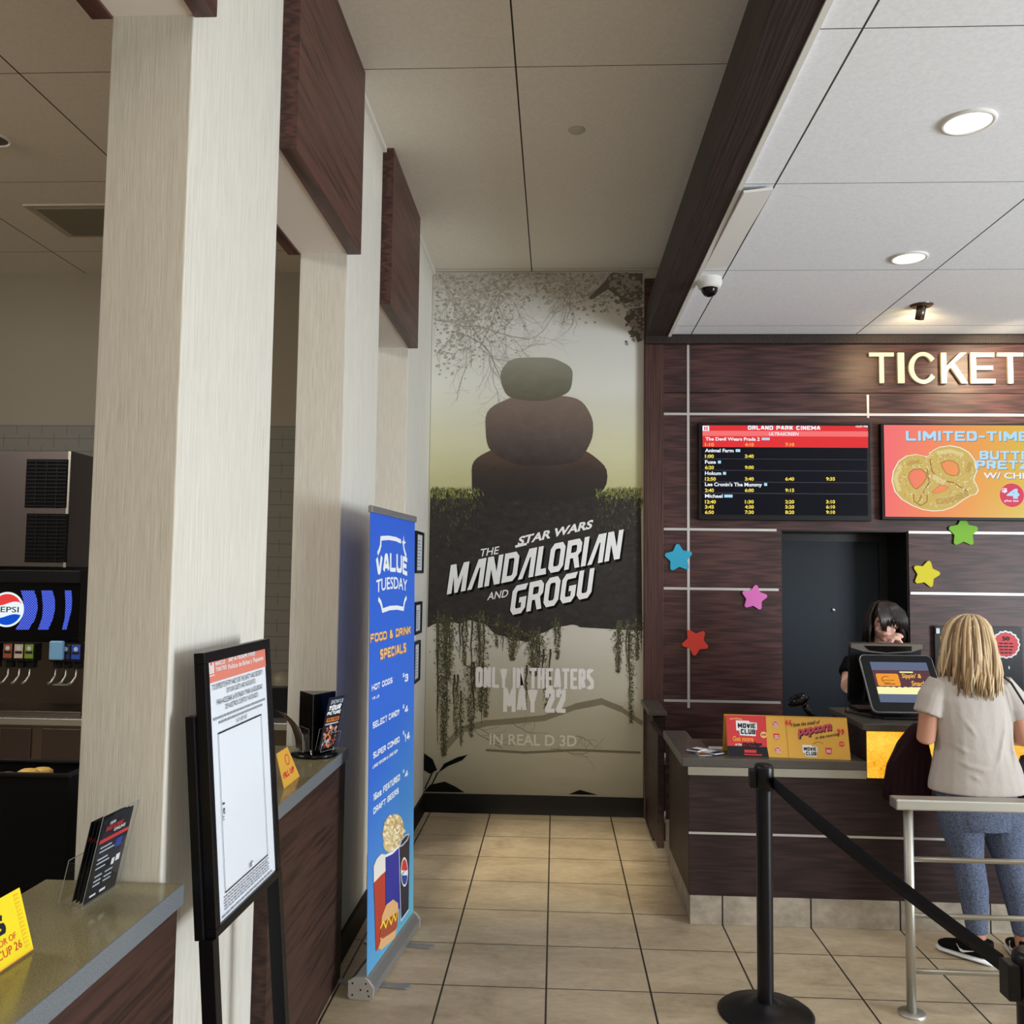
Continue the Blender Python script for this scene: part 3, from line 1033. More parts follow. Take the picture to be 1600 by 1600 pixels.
t1, a, c = tv(1092, 1360, 661, 812, 'wall screen listing film showtimes in white and yellow on black')
E_w, E_y, E_r, E_p = emis('screen_white', 238, 244, 252), emis('screen_yellow', 250, 226, 84), emis('screen_red', 226, 52, 56), emis('screen_pink', 246, 116, 116)
E_k, E_l = emis('screen_black', 14, 15, 24, 1), emis('screen_line', 54, 54, 66)
E_o, E_b = emis('screen_orange', 252, 180, 84), emis('screen_lightblue', 176, 222, 250)
z2 = lambda x, y: (1080 + x * .18125, 640 + y * .18125)
b = MB()
R_ = lambda x0, y0, x1, y1, d, m: b.rect(sf, *sf.uv(*z2(x0, y0)), *sf.uv(*z2(x1, y1)), d, m)
TX = lambda s_, x0, y0, x1, y1, m, bold=.03, sh=0: b.textp(sf, s_, z2(x0, y1), z2(x1, y0), .003, m, bold, sh)
R_(97, 132, 1525, 915, .0005, E_k)
R_(97, 135, 1525, 330, .001, E_r)
R_(97, 182, 1525, 234, .0015, E_p)
R_(97, 140, 155, 184, .002, E_w)
R_(112, 148, 122, 178, .0025, E_r)
R_(130, 148, 140, 178, .0025, E_r)
b.blockp(sf, 'ORLAND PARK CINEMA', z2(488, 174), z2(1112, 141), .003, E_w, .30, .16)
TX('12:57 PM', 1418, 138, 1520, 154, E_w)
TX('ULTRASCREEN', 670, 196, 926, 224, E_w, .02, .2)
TX('The Devil Wears Prada 2', 122, 240, 590, 268, E_w)
R_(608, 242, 676, 264, .002, E_b)
for y0, title, x1, tags in ((338, 'Animal Farm', 365, (383, 422)), (437, 'Fuze', 212, (230, 256)), (534, 'Hokum', 258, (274, 300)), (630, "Lee Cronin's The Mummy", 610, (628, 654)), (730, 'Michael', 270, (284, 356))):
    TX(title, 118, y0, x1, y0 + (30 if 'y' not in title else 40), E_w)
    R_(tags[0], y0 + 3, tags[1], y0 + 28, .002, E_b)
for yy in (428, 527, 627, 724):
    R_(97, yy - 1, 1525, yy + 1, .002, E_l)
cx = (118, 462, 810, 1162)
for yc, row in ((302, '1:10 4:10 7:10'), (402, '1:00 3:40'), (499, '6:20 9:00'), (598, '12:50 3:40 6:40 9:35'), (696, '2:40 6:00 9:15'), (795, '12:40 1:30 2:20 3:10'), (839, '3:45 4:30 5:20 6:10'), (885, '6:50 7:30 8:20 9:10')):
    for x0, s_ in zip(cx, row.split()):
        TX(s_, x0, yc - 15, x0 + (94 if len(s_) > 4 else 77), yc + 15, E_o if yc == 302 else E_y)
b.build('display', t1)

t2, a, c = tv(1379, 1900, 663, 812, 'wall screen advertising a salted pretzel on an orange gradient')
gm = mat('screen_gradient', (0, 0, 0), .25, spec=.3)
t = NT(gm)
x, y, z = t.xyz()
f = t.math('ADD', t.math('DIVIDE', t.math('SUBTRACT', x, 2.42), 2.2), t.math('MULTIPLY', t.math('SUBTRACT', z, 2.55), -.06))
t.t.links.new(t.ramp(f, [(.0, S(242, 112, 112)), (.12, S(240, 132, 92)), (.30, S(230, 160, 70)), (.50, S(206, 190, 52)), (1, S(190, 200, 60))]), t.b.inputs['Emission Color'])
t.b.inputs['Emission Strength'].default_value = 1
z3 = lambda x, y: (1360 + x * .15, 640 + y * .15)
b = MB()
p0, p1 = sf.uv(*z3(155, 1115)), sf.uv(*z3(155, 160))
b.rect(sf, p0[0], p0[1], c.x - .02, p1[1], .0005, gm)
T3 = lambda s_, x0, y0, x1, y1, d, m, bold: b.textp(sf, s_, z3(x0, y1), z3(x1, y0), d, m, bold)
E_s = emis('screen_shadow', 120, 110, 120)
for dx, dd, mm in ((6, .0012, E_s), (0, .0022, E_b)):
    for w_, x0_, y0_, x1_, y1_ in (('LIMITED-TIME', 370, 228, 1650, 324), ('BUTTERY', 1138, 434, 1880, 520), ('PRETZEL', 1098, 534, 1880, 620)):
        b.blockp(sf, w_, z3(x0_ + dx, y1_ + dx), z3(x1_ + dx, y0_ + dx), dd, mm, .32, .16)
    T3('W/ CHEESE', 1178 + dx, 660 + dx, 1830 + dx, 718 + dx, dd, E_w if dx == 0 else E_s, .02)
# pretzel
pz5 = emis('pretzel_mid', 190, 158, 86)
pz = [emis('pretzel_%d' % i, *q) for i, q in enumerate(((206, 178, 98), (166, 122, 66), (222, 202, 140), (236, 242, 220)))]


def ring(pts, wd, d, m):
    b.line(sf, [sf.uv(*z3(*q)) for q in pts], wd * .15 / FOC * 6.6, d, m)
    for q in pts:
        b.disc(sf, sf.uv(*z3(*q)), wd * .15 / FOC * 6.6 / 2, d, m, 14)


def loop(cx, cy, rx, ry, a0, a1, n=18, rot=0):
    o_ = []
    for k in range(n + 1):
        an = a0 + (a1 - a0) * k / n
        x, y = rx * math.cos(an), ry * math.sin(an)
        o_.append((cx + x * math.cos(rot) - y * math.sin(rot), cy + x * math.sin(rot) + y * math.cos(rot)))
    return o_


sil = [(230, 740), (245, 640), (300, 540), (380, 485), (480, 470), (570, 490), (605, 490), (650, 430), (720, 395), (830, 380), (930, 400), (1020, 450), (1080, 530), (1090, 600), (1105, 640), (1080, 690), (1070, 730), (1100, 790), (1118, 840), (1090, 880), (1040, 890), (960, 940), (860, 1010), (760, 1045), (650, 1052), (540, 1035), (430, 990), (330, 930), (260, 850)]
holes = [[(410, 660), (450, 630), (520, 625), (570, 660), (580, 710), (540, 770), (490, 815), (460, 820), (420, 760), (400, 710)],
         [(740, 560), (800, 535), (860, 540), (905, 575), (920, 640), (900, 680), (850, 685), (790, 660), (755, 610)],
         [(640, 860), (720, 790), (760, 790), (810, 815), (760, 850), (690, 870)]]
cen = (680, 720)
for f_, d_, m_ in ((1.025, .0010, pz[3]), (1.0, .0012, pz[0])):
    b.flat(sf, [sf.uv(*z3(cen[0] + (q[0] - cen[0]) * f_, cen[1] + (q[1] - cen[1]) * f_)) for q in sil], d_, m_)
pw = .15 / FOC * 6.6
for pth, wd_, m_ in (([(620, 520), (640, 640), (720, 730), (860, 760), (1010, 850)], 14, pz[1]), ([(590, 620), (610, 760), (540, 880), (500, 960)], 14, pz[1]), ([(450, 880), (450, 950), (520, 1000), (590, 960), (590, 890)], 12, pz[1]),
                     ([(700, 960), (860, 940), (1000, 870)], 60, pz5), ([(300, 840), (260, 720), (310, 590)], 40, pz[2]), ([(700, 450), (830, 430), (960, 470)], 40, pz[2]), ([(1010, 640), (1040, 560)], 46, pz5), ([(390, 560), (500, 540)], 44, pz5), ([(660, 700), (760, 760)], 50, pz[2])):
    b.line(sf, [sf.uv(*z3(*q)) for q in pth], wd_ * pw, .0014, m_)
for k, hp in enumerate(holes):
    c_ = (sum(q[0] for q in hp) / len(hp), sum(q[1] for q in hp) / len(hp))
    b.flat(sf, [sf.uv(*z3(c_[0] + (q[0] - c_[0]) * 1.12, c_[1] + (q[1] - c_[1]) * 1.12)) for q in hp], .0018, pz[1])
    b.flat(sf, [sf.uv(*z3(*q)) for q in hp], .0020, gm)
hc = [(490, 715, 105, 115), (835, 612, 105, 90), (725, 830, 95, 48)]
n_ = 0
while n_ < 420:
    x, y = random.uniform(240, 1100), random.uniform(390, 1040)
    an_ = math.atan2((y - cen[1]) / .78, x - cen[0])
    if math.hypot(x - cen[0], (y - cen[1]) / .78) > 395 + 25 * math.cos(2 * an_) or any(((x - h_[0]) / h_[2]) ** 2 + ((y - h_[1]) / h_[3]) ** 2 < 1 for h_ in hc) or (x < 560 and y < 480) or (x > 950 and y > 930):
        continue
    n_ += 1
    s_ = random.uniform(4, 9)
    b.flat(sf, [sf.uv(*z3(x + s_ * math.cos(k * 2.1 + n_), y + s_ * math.sin(k * 2.1 + n_))) for k in range(3)], .0026, random.choice([pz[3], pz[3], pz[2], pz[1]]))
E_m = emis('screen_magenta', 214, 66, 96)
b.disc(sf, sf.uv(*z3(1472, 892)), 127 * .15 / FOC * 6.6, .0016, E_o, 36)
b.disc(sf, sf.uv(*z3(1472, 892)), 121 * .15 / FOC * 6.6, .0018, E_m, 36)
T3('$', 1368, 818, 1424, 868, .0024, E_w, .04)
T3('4', 1420, 826, 1548, 928, .0024, E_b, .06)
T3('plus tax', 1396, 938, 1544, 966, .0024, E_w, .02)
b.build('display', t2)


# plain star cut-outs ----------------------------------------------
def star(px, py, r, ang, col, label):
    c = lf.uv(px, py)
    R = r / FOC * 6.7
    pts = []
    for k in range(10):
        an = ang + PI / 2 + k * PI / 5
        rr = R if k % 2 == 0 else R * .62
        if k % 2 == 0:
            for da in (-.13, 0, .13):
                q = rr * (1 if da == 0 else .95)
                pts.append((c[0] + q * math.cos(an + da), c[1] + q * math.sin(an + da)))
        else:
            pts.append((c[0] + rr * math.cos(an), c[1] + rr * math.sin(an)))
    o_ = tag(MB().prism(lf, pts, .006, .016, mat('foam_' + label.split()[1], S(*col), .7)).build('star_cutout', None, .002), label, 'decoration', 'paper stars on the ticket wall')
    return o_


star(1060, 872, 22, .08, (48, 168, 206), 'plain blue star cut-out stuck across the vertical metal strip')
star(1178, 934, 20, -.15, (230, 118, 196), 'plain pink star cut-out on the wood wall left of the door')
star(1086, 1003, 21, .55, (226, 66, 52), 'plain red star cut-out low on the wood wall, above the counter')
star(1504, 832, 23, .0, (124, 184, 50), 'plain green star cut-out under the pretzel screen')
star(1446, 897, 21, -.25, (222, 210, 40), 'plain yellow star cut-out right of the dark door')

# black notice board with a red seal
t_ = thing('notice_board', 'black notice board with a red scalloped seal behind the customer', 'sign', (3.05, 6.6, .9))
nf = Fr((2.765, YT - .03, 0), (1, 0, 0), (0, .0, 1))
a, c = nf.uv(1462, 1075), nf.uv(1596, 980)
b = MB().fbox(nf, a[0], .86, -.012, c[0], c[1], .004, 'black')
bd_ = b
b = MB()
sc0 = nf.uv(1571, 1007)
for rr, mm, d in ((.098, 'white', .006), (.086, 'red', .008)):
    b.flat(nf, [(sc0[0] + rr * (1 + .035 * math.cos(16 * k * 2 * PI / 96)) * math.cos(k * 2 * PI / 96), sc0[1] + rr * (1 + .035 * math.cos(16 * k * 2 * PI / 96)) * math.sin(k * 2 * PI / 96)) for k in range(96)], d, mm)
b.text(nf, '50', (sc0[0] - .026, sc0[1] + .028, sc0[0] + .026, sc0[1] + .058), .010, 'ink', .03)
for k, w in enumerate((.05, .055, .045, .04)):
    for j in range(3):
        b.rect(nf, sc0[0] - w + j * w * .7, sc0[1] + .012 - k * .022, sc0[0] - w + j * w * .7 + w * .55, sc0[1] + .004 - k * .022, .010, 'ink')
b.build('seal', t_)
b = bd_
a, c = nf.uv(1469, 1018), nf.uv(1484, 994)
b.rect(nf, a[0], a[1], c[0], c[1], .006, 'mustard')
for px, py in ((1552, 1032), (1576, 1043)):
    q = nf.uv(px, py)
    b.flat(nf, [(q[0], q[1] + .016), (q[0] + .006, q[1]), (q[0], q[1] - .016), (q[0] - .006, q[1])], .006, 'white')
b.build('board', t_)
q = nf.uv(1463, 984)
tag(MB().fbox(nf, q[0] - .012, q[1] - .03, .006, q[0] + .03, q[1] + .03, .02, 'acrylic').fbox(nf, q[0] - .006, q[1] - .026, .010, q[0] + .018, q[1] + .012, .013, 'white').build('card_holder'), 'small clear card holder clipped to the top corner of the black notice board', 'holder')

# ================================================================== TICKET COUNTER
YF = 4.73
t_ = thing('ticket_counter', 'dark wood ticket counter with tiled base and glowing amber panel', 'counter', (2.3, 5.0, 0))
b = MB()
b.box(.689, YF, .142, 4.6, 5.25, .785, 'wood_dark')
b.box(.689, 5.25, .142, .775, 5.52, .785, 'wood_dark')
b.box(1.583, YF, .785, 4.6, 5.28, .986, 'wood_dark')
b.build('body', t_, .003)
MB().box(.694, YF - .006, 0, 4.6, 5.25, .142, 'basetile').box(.694, 5.25, 0, .775, 5.52, .142, 'basetile').build('tiled_base', t_, .002)
MB().box(.686, YF - .008, .742, 1.583, YF, .783, 'steel').build('metal_strip', t_)
MB().box(.689, YF - .005, .446, 4.6, YF, .457, 'strip').build('metal_strip', t_)
MB().box(1.588, YF - .012, .748, 2.75, YF, .979, 'glow').build('light_panel', t_)
b = MB().box(.655, 4.715, .785, 1.583, 5.27, .829, 'laminate').box(.655, 5.27, .785, .792, 5.54, .829, 'laminate')
tag(b.build('countertop', None, .004), 'low grey L-shaped worktop holding the tent sign, left end of the ticket counter', 'worktop')
tag(MB().box(1.567, 4.714, .986, 4.6, 5.31, 1.018, 'laminate').build('countertop', None, .004), 'raised grey worktop under the two ticket terminals', 'worktop')
gl_ = area('amber_glow', (2.15, YF - .03, .86), (2.15, 3.5, .7), 1.1, .2, 2.0, (1, .62, .18))

# tent sign
o_ = Vector((.899, 4.785, .830))
u_ = Vector((1.512, 4.742, .830)) - o_
tf = Fr(o_, u_, Vector((0, .075, .2)))
WU = u_.length
t_ = thing('counter_sign', 'folded red and mustard card sign standing on the low worktop', 'sign', o_)
HS = .215
b = MB()
zs = lambda x, y: tf.uv(1120 + x * .15, 1100 + y * .15)
sx = zs(520, 300)[0]
b.fbox(tf, 0, 0, -.004, WU, HS, 0, 'mustard')
cd_ = b
back = MB()
bk = Fr(o_ + Vector((0, .15, 0)), u_, Vector((0, -.075, .2)))
back.fbox(bk, 0, 0, -.002, WU, HS, .002, 'mustard').build('back_leaf', t_)
b = cd_
q0, q1, q2 = zs(545, 575), zs(510, 120), zs(525, 470)
b.flat(tf, [(0, HS * .24), (q2[0], HS * .24), (q1[0], HS), (0, HS)], .001, 'red')
b.flat(tf, [(0, 0), (q0[0], 0), (q2[0], HS * .24), (0, HS * .24)], .001, 'ink')


def logo_mc(x0, y0, x1, y1, d):
    w, h = x1 - x0, y1 - y0
    pts = [(x0 - .10 * w, y0 + .32 * h), (x0 + .08 * w, y0 + .30 * h), (x0 + .10 * w, y0 - .12 * h), (x1 + .02 * w, y0 - .16 * h), (x1 + .02 * w, y0 + .40 * h), (x1 + .12 * w, y0 + .45 * h), (x1 + .12 * w, y1 + .08 * h), (x1 - .3 * w, y1 + .12 * h), (x1 - .34 * w, y1 + .25 * h), (x0 - .1 * w, y1 + .25 * h)]
    b.flat(tf, pts, d, 'white')
    b.block(tf, 'MOVIE', (x0, y0 + .56 * h, x1 + .04 * w, y1), d + .0006, 'ink', .36, .14)
    b.block(tf, 'CLUB', (x0 + .16 * w, y0, x1, y0 + .46 * h), d + .0006, 'ink', .36, .14)


a, c = zs(222, 312), zs(395, 205)
logo_mc(a[0], a[1], c[0], c[1], .0016)
tx = lambda s_, x0, y0, x1, y1, m, bold=.03, sh=0, arc=0: b.text(tf, s_, (*zs(x0, y1), *zs(x1, y0)), .0026, m, bold, sh, arc)
tx('introducing', 135, 150, 265, 172, 'gold', .02, 0, .004)
tx('Get more', 165, 340, 380, 388, 'orange', .05)
tx('at the', 192, 408, 258, 432, 'white', .02)
tx('movies', 270, 396, 470, 442, 'ink', .06)
cq = zs(488, 322)
b.disc(tf, cq, .017, .0016, 'gold', 22)
b.text(tf, '9.99', (cq[0] - .012, cq[1] - .005, cq[0] + .012, cq[1] + .005), .0022, 'ink', .04)
a, c = zs(288, 506), zs(412, 480)
b.rect(tf, *a, *c, .0016, 'red')
b.rect(tf, *zs(285, 532), *zs(470, 526), .0016, 'red')
rb = 'red'
for k, (x, y) in enumerate(((612, 210), (622, 340), (637, 480))):
    q = zs(x, y)
    if k != 1:
        b.disc(tf, q, .0165, .0014, 'white', 22)
        b.disc(tf, q, .0150, .0018, 'red', 22)
    else:
        b.flat(tf, [(q[0] - .015, q[1] + .015), (q[0] - .013, q[1] - .009), (q[0], q[1] - .016), (q[0] + .013, q[1] - .009), (q[0] + .015, q[1] + .015)], .0018, 'red')
    for j in range(3):
        b.rect(tf, q[0] - .010, q[1] + .006 - j * .007, q[0] + .010, q[1] + .003 - j * .007, .0024, 'white')
b.line(tf, [zs(712, 140), zs(752, 572)], .0016, .0014, mat('fold_line', S(170, 124, 44), .6))
tx('\u201c', 712, 165, 775, 222, 'red', .03)
tx('\u201d', 1255, 262, 1325, 322, 'red', .03)
pk = lambda x, y: (1120 + x * .15, 1100 + y * .15)
b.textaff(tf, 'I love the smell of', pk(775, 242), (44, -5.2), (.8, -6.4), .0022, 'ink', .015)
prd = mat('popcorn_red', S(196, 66, 82), .5)
b.textaff(tf, 'popcorn', pk(856, 370), (52, -9), (0, -15), .0018, 'ink', .07)
b.textaff(tf, 'popcorn', pk(848, 362), (52, -9), (0, -15), .0028, prd, .045)
b.textaff(tf, 'in the morning', pk(1025, 382), (37.5, -6.6), (.8, -6.6), .0034, 'ink', .015)
a, c = zs(910, 535), zs(1030, 452)
logo_mc(a[0], a[1], c[0], c[1], .0016)
b.line(tf, [zs(1000, 420), zs(1030, 400), zs(1060, 396), zs(1090, 404), zs(1110, 416)], .0016, .0016, 'ink')
q = zs(1165, 490)
b.flat(tf, [(q[0] - .016, q[1] + .016), (q[0] - .014, q[1] - .012), (q[0], q[1] - .018), (q[0] + .014, q[1] - .012), (q[0] + .016, q[1] + .016)], .0016, 'red')
for j in range(2):
    b.rect(tf, q[0] - .011, q[1] + .005 - j * .008, q[0] + .011, q[1] + .001 - j * .008, .0024, 'white')
q = zs(1300, 418)
b.disc(tf, q, .0135, .0016, 'red', 22)
b.text(tf, '9.99', (q[0] - .009, q[1] - .004, q[0] + .009, q[1] + .004), .0022, 'gold', .04)
b.build('front_card', t_)

# loose leaflets and a clear display tray on the low worktop
wh = ('white', 'ink', 'mustard')
for k, (x, y, an, mm) in enumerate(((.775, 4.83, .25, 'paper'), (.80, 4.865, -.3, 'gold'), (.83, 4.83, .6, 'paper'), (.755, 4.87, -.7, 'white'))):
    fr = Fr((x, y, .830 + .0035 * k), (math.cos(an), math.sin(an), 0), (-math.sin(an), math.cos(an), 0))
    b = MB().fbox(fr, -.035, -.05, 0, .035, .05, .0018 + .001 * k, mm)
    b.rect(fr, -.03, -.045, .03, -.005, .003 + .001 * k, ('ink', 'red', 'ink', 'black')[k])
    tag(b.build('leaflet'), 'loose leaflet in the small heap at the left end of the low worktop', 'leaflet', 'loose leaflets on the low worktop')
tag(MB().box(.83, 4.97, .8295, 1.20, 5.21, .834, 'steel_dark').box(.83, 4.965, .8295, 1.20, 4.972, .842, 'white').build('counter_mat'), 'flat grey mat with a pale front lip behind the tent sign', 'mat')

# barcode scanner on its stand
t_ = thing('scanner', 'black handheld scanner on a thin stand behind the tent sign', 'scanner', (1.33, 4.97, .83))
MB().lathe([(0, 0), (.05, 0), (.05, .012), (.012, .02)], (1.40, 4.97, .829), 'black', 24).build('base', t_)
MB().tube([(1.40, 4.97, .84), (1.398, 4.965, .95), (1.375, 4.95, 1.02), (1.335, 4.94, 1.075)], [.008, .009, .016, .022], 'black_gloss', 14).build('handle', t_)
MB().ball((1.30, 4.93, 1.105), (.062, .05, .032), 'black_gloss', 20, 12, Matrix.Rotation(-.45, 3, 'Y')).build('head', t_)

# customer-facing tablet
tb = W('Y', 4.86, 1365, 1106)
fr = Fr((1.672, 4.86, 1.062), (1, .03, 0), (0, .20, .278))
t_ = thing('customer_display', 'black tilted customer tablet with a lit snack advert, facing the queue', 'screen', (1.86, 4.95, 1.018))
w, h = .385, .338


def rrect(w, h, r, x0=0, y0=0):
    o_ = []
    for cx, cy, s0 in ((w - r, h - r, 0), (r, h - r, PI / 2), (r, r, PI), (w - r, r, 1.5 * PI)):
        for k in range(5):
            a = s0 + k * PI / 8
            o_.append((x0 + cx + r * math.cos(a), y0 + cy + r * math.sin(a)))
    return o_


MB().prism(fr, rrect(w + .008, h + .008, .03, -.004, -.004), -.018, -.002, 'alu').build('rim', t_)
MB().prism(fr, rrect(w, h, .027), -.004, .002, 'black_gloss').build('bezel', t_)
b = MB()
E1 = [emis('advert_%d' % i, *q) for i, q in enumerate(((96, 106, 132), (92, 58, 66), (240, 156, 52), (250, 246, 180), (248, 190, 80), (60, 36, 40)))]
b.rect(fr, .045, .052, .35, .295, .0025, E1[0])
b.rect(fr, .045, .10, .35, .245, .003, E1[1])
b.flat(fr, rrect(.12, .075, .01, .058, .148), .0035, E1[2])
b.flat(fr, [(.045, .10), (.35, .10), (.35, .14)] + [(.35 - k * .0152, .137 + .008 * abs(math.sin(k * 1.7))) for k in range(21)], .0036, E1[3])
b.text(fr, "Sippin' &", (.195, .19, .30, .225), .004, E1[4], .02, .2)
b.text(fr, "Snackin'", (.235, .15, .345, .182), .004, E1[4], .02, .2)
b.rect(fr, .19, .229, .262, .237, .004, E1[3])
b.line(fr, loop(.11, .186, .026, .02, 1, 5.2), .003, .004, E1[5])
b.rect(fr, .085, .184, .15, .181, .004, E1[5])
b.rect(fr, .09, .162, .15, .158, .004, E1[5])
b.build('display', t_)
MB().tube([(1.86, 5.02, 1.02), (1.86, 5.0, 1.12)], .022, 'black', 14).build('stem', t_)
MB().box(1.72, 4.86, 1.018, 2.0, 5.08, 1.032, 'black').build('base', t_, .006)

# cashier terminal seen from behind
t_ = thing('cashier_terminal', 'back of a black cashier monitor between the clerk and the customer tablet', 'screen', (1.79, 5.2, 1.018))
fr = Fr((1.638, 5.16, 1.060), (1, .02, 0), (0, -.04, .33))
b = MB().prism(fr, rrect(.39, .335, .02), -.03, -.004, 'black')
b.build('monitor', t_)
MB().prism(fr, [(0, .315), (.0, .338), (.39, .338), (.39, .315), (.33, .295), (.195, .283), (.07, .295)], -.034, .012, mat('terminal_silver', S(112, 108, 102), .35, .6)).build('top_grip', t_)
MB().prism(fr, [(.07, .328), (.33, .328), (.33, .302), (.195, .292), (.10, .302)], .012, .016, 'black_gloss').build('vent_panel', t_)
MB().prism(fr, [(.06, .02), (.34, .02), (.34, .26), (.09, .26)], -.004, .05, 'black').build('rear_cover', t_, .006)
MB().box(1.68, 5.12, 1.018, 1.96, 5.29, 1.036, 'black').tube([(1.82, 5.19, 1.03), (1.82, 5.17, 1.2)], .03, 'black').build('stand', t_)
tag(MB().tube([(1.645, 5.24, 1.0235), (1.60, 5.10, 1.0235), (1.65, 4.98, 1.0235), (1.69, 4.91, 1.0235)], .004, 'black', 8).build('cable'), 'thin black cable lying on the raised worktop left of the tablet base', 'cable')

# ================================================================== LEFT SERVICE COUNTERS
for k, (y0, y1, lab, lab2) in enumerate(((1.226, 2.226, 'dark walnut service counter nearest the camera, ending at the first column', 'glossy olive worktop nearest the camera, with the yellow card'),
                                         (2.945, 3.985, 'dark walnut counter between the first and second columns', 'glossy olive worktop between the columns, with the black brochure tower'))):
    tag(MB().box(-1.225, y0, 0, -.918 + .002 * k, y1, .936, 'wood_cab').build('service_counter', None, .003), lab, 'counter')
    b = MB().box(-1.253, y0 if k == 0 else 2.968, .936, -.908, y1, .985, 'stone')
    b.box(-.908, y0 if k == 0 else 2.968, .936, -.904, y1, .985, 'stone_edge_lit')
    tag(b.build('worktop', None), lab2, 'worktop')

# clear leaflet holder (near counter): faces the aisle, leaning back
def acr_box(fr, w, hb, hf, dp, t_, nm='pocket'):
    e = .0022
    b = MB()
    b.fbox(fr, 0, 0, -dp, w, hb, -dp + e, 'acrylic')
    b.fbox(fr, 0, 0, 0, w, hf, e, 'acrylic')
    for a in (0, w - e):
        b.prism(Fr(fr.p(a, 0, 0), -fr.n, fr.v), [(0, 0), (dp, 0), (dp, min(hb, hf) * .95), (0, min(hb, hf))], 0, e, 'acrylic')
    b.fbox(fr, 0, 0, -dp, w, e, e, 'acrylic')
    for a, b0, b1, d in ((0, 0, hf, 0), (w, 0, hf, 0), (0, 0, hb, -dp), (w, 0, hb, -dp)):
        b.fbox(fr, a - .0006, b0, d - .0006, a + .0006, b1, d + .0006, 'acrylic_edge')
    for bb, d in ((hf, 0), (hb, -dp), (.001, .001)):
        b.fbox(fr, 0, bb - .0006, d - .0006, w, bb + .0006, d + .0006, 'acrylic_edge')
    return b.build(nm, t_)


hf_ = Fr((-1.045, 2.005, .9985), (.008, .155, 0), (.040, 0, .19))
t_ = thing('leaflet_holder', 'clear acrylic leaflet holder standing on the near olive worktop', 'holder', (-1.07, 2.08, .985))
acr_box(hf_, .156, .095, .208, .055, t_)
for k in range(4):
    d = -.003 - k * .009
    b = MB().fbox(hf_, .012, .004, d - .0015, .142, .196 - .004 * k, d, 'ink')
    if k == 0:
        q = lambda x0, y0, x1, y1, m, dd=.0006: b.rect(hf_, .016 + x0 * .124, .004 + y0 * .192, .016 + x1 * .124, .004 + y1 * .192, d + dd, m)
        tq = lambda s_, x0, y0, x1, y1, m, bold=.02, sh=0: b.text(hf_, s_, (.016 + x0 * .124, .004 + y0 * .192, .016 + x1 * .124, .004 + y1 * .192), d + .0012, m, bold, sh)
        tq('ORDER', .22, .90, .42, .935, 'white')
        tq('FOOD & DRINK', .12, .83, .72, .89, 'red', .03, .3)
        tq('ONLINE', .42, .785, .82, .825, 'white')
        q(0, .70, 1, .745, 'red')
        for yy in (.63, .58, .49, .44, .38):
            q(.08, yy, .10 + random.uniform(.3, .5), yy + .018, 'pale')
        q(.62, .55, .85, .66, 'bluep')
        q(.62, .34, .72, .42, 'white')
        q(.76, .36, .90, .44, 'white')
        for yy in (.28, .22, .17):
            q(.12, yy, .36, yy + .02, 'pale')
            q(.46, yy, .72, yy + .018, 'pale')
        q(.1, .05, .3, .075, 'white')
        q(.42, .05, .62, .08, 'white')
        tag(b.build('leaflet'), 'black leaflet with a red band, front one in the near clear holder', 'leaflet', 'black leaflets in the near holder')
    else:
        q(0, .70, 1, .745, 'red') if False else b.rect(hf_, .016, .138, .140, .147, d + .0006, 'red')
        tag(b.build('leaflet'), 'black leaflet stacked behind the front one in the near clear holder', 'leaflet', 'black leaflets in the near holder')

# yellow card at the left edge
cf = Fr((-1.052, 1.53, .986), (.012, .285, .003), (-.035, 0, .118))
b = MB().fbox(cf, 0, 0, -.002, .285, .125, 0, 'yellow')
for k in range(14):
    q = (.262, .012 + k * .0078)
    b.flat(cf, [(q[0], q[1]), (q[0] + .014, q[1] + .001), (q[0] + .014, q[1] + .004), (q[0], q[1] + .0045)], .0006, mat('card_sun_%d' % k, S(246, 200, 30), .5) if k == 0 else D.materials['card_sun_0'])
b.text(cf, 'IN HONOR OF', (.13, .040, .245, .052), .0008, 'red', .0)
b.text(cf, 'WORLD CUP 26', (.09, .018, .255, .034), .0008, 'red', .0)
b.block(cf, 'GOALS', (.05, .060, .222, .095), .0008, 'ink', .34, .14)
b.flat(cf, [(0, 0), (.285, 0), (.285, .002), (0, .002)], .0007, 'orange')
tag(b.build('counter_card'), 'bright yellow card leaning on the near worktop at the left edge', 'card')

# orange card behind the sign stand
cf = Fr((-.952, 3.20, .986), (-.002, .20, 0), (-.03, 0, .115))
b = MB().prism(cf, [(0, 0), (.20, 0), (.135, .125), (0, .125)], -.002, 0, 'mustard')
b.text(cf, 'FILL UP', (.02, .03, .155, .05), .0008, 'red', .04)
b.line(cf, loop(.10, .085, .022, .018, 0, 6.3), .004, .0008, 'red')
tag(b.build('counter_card'), 'orange-yellow card with red print behind the black sign stand', 'card')

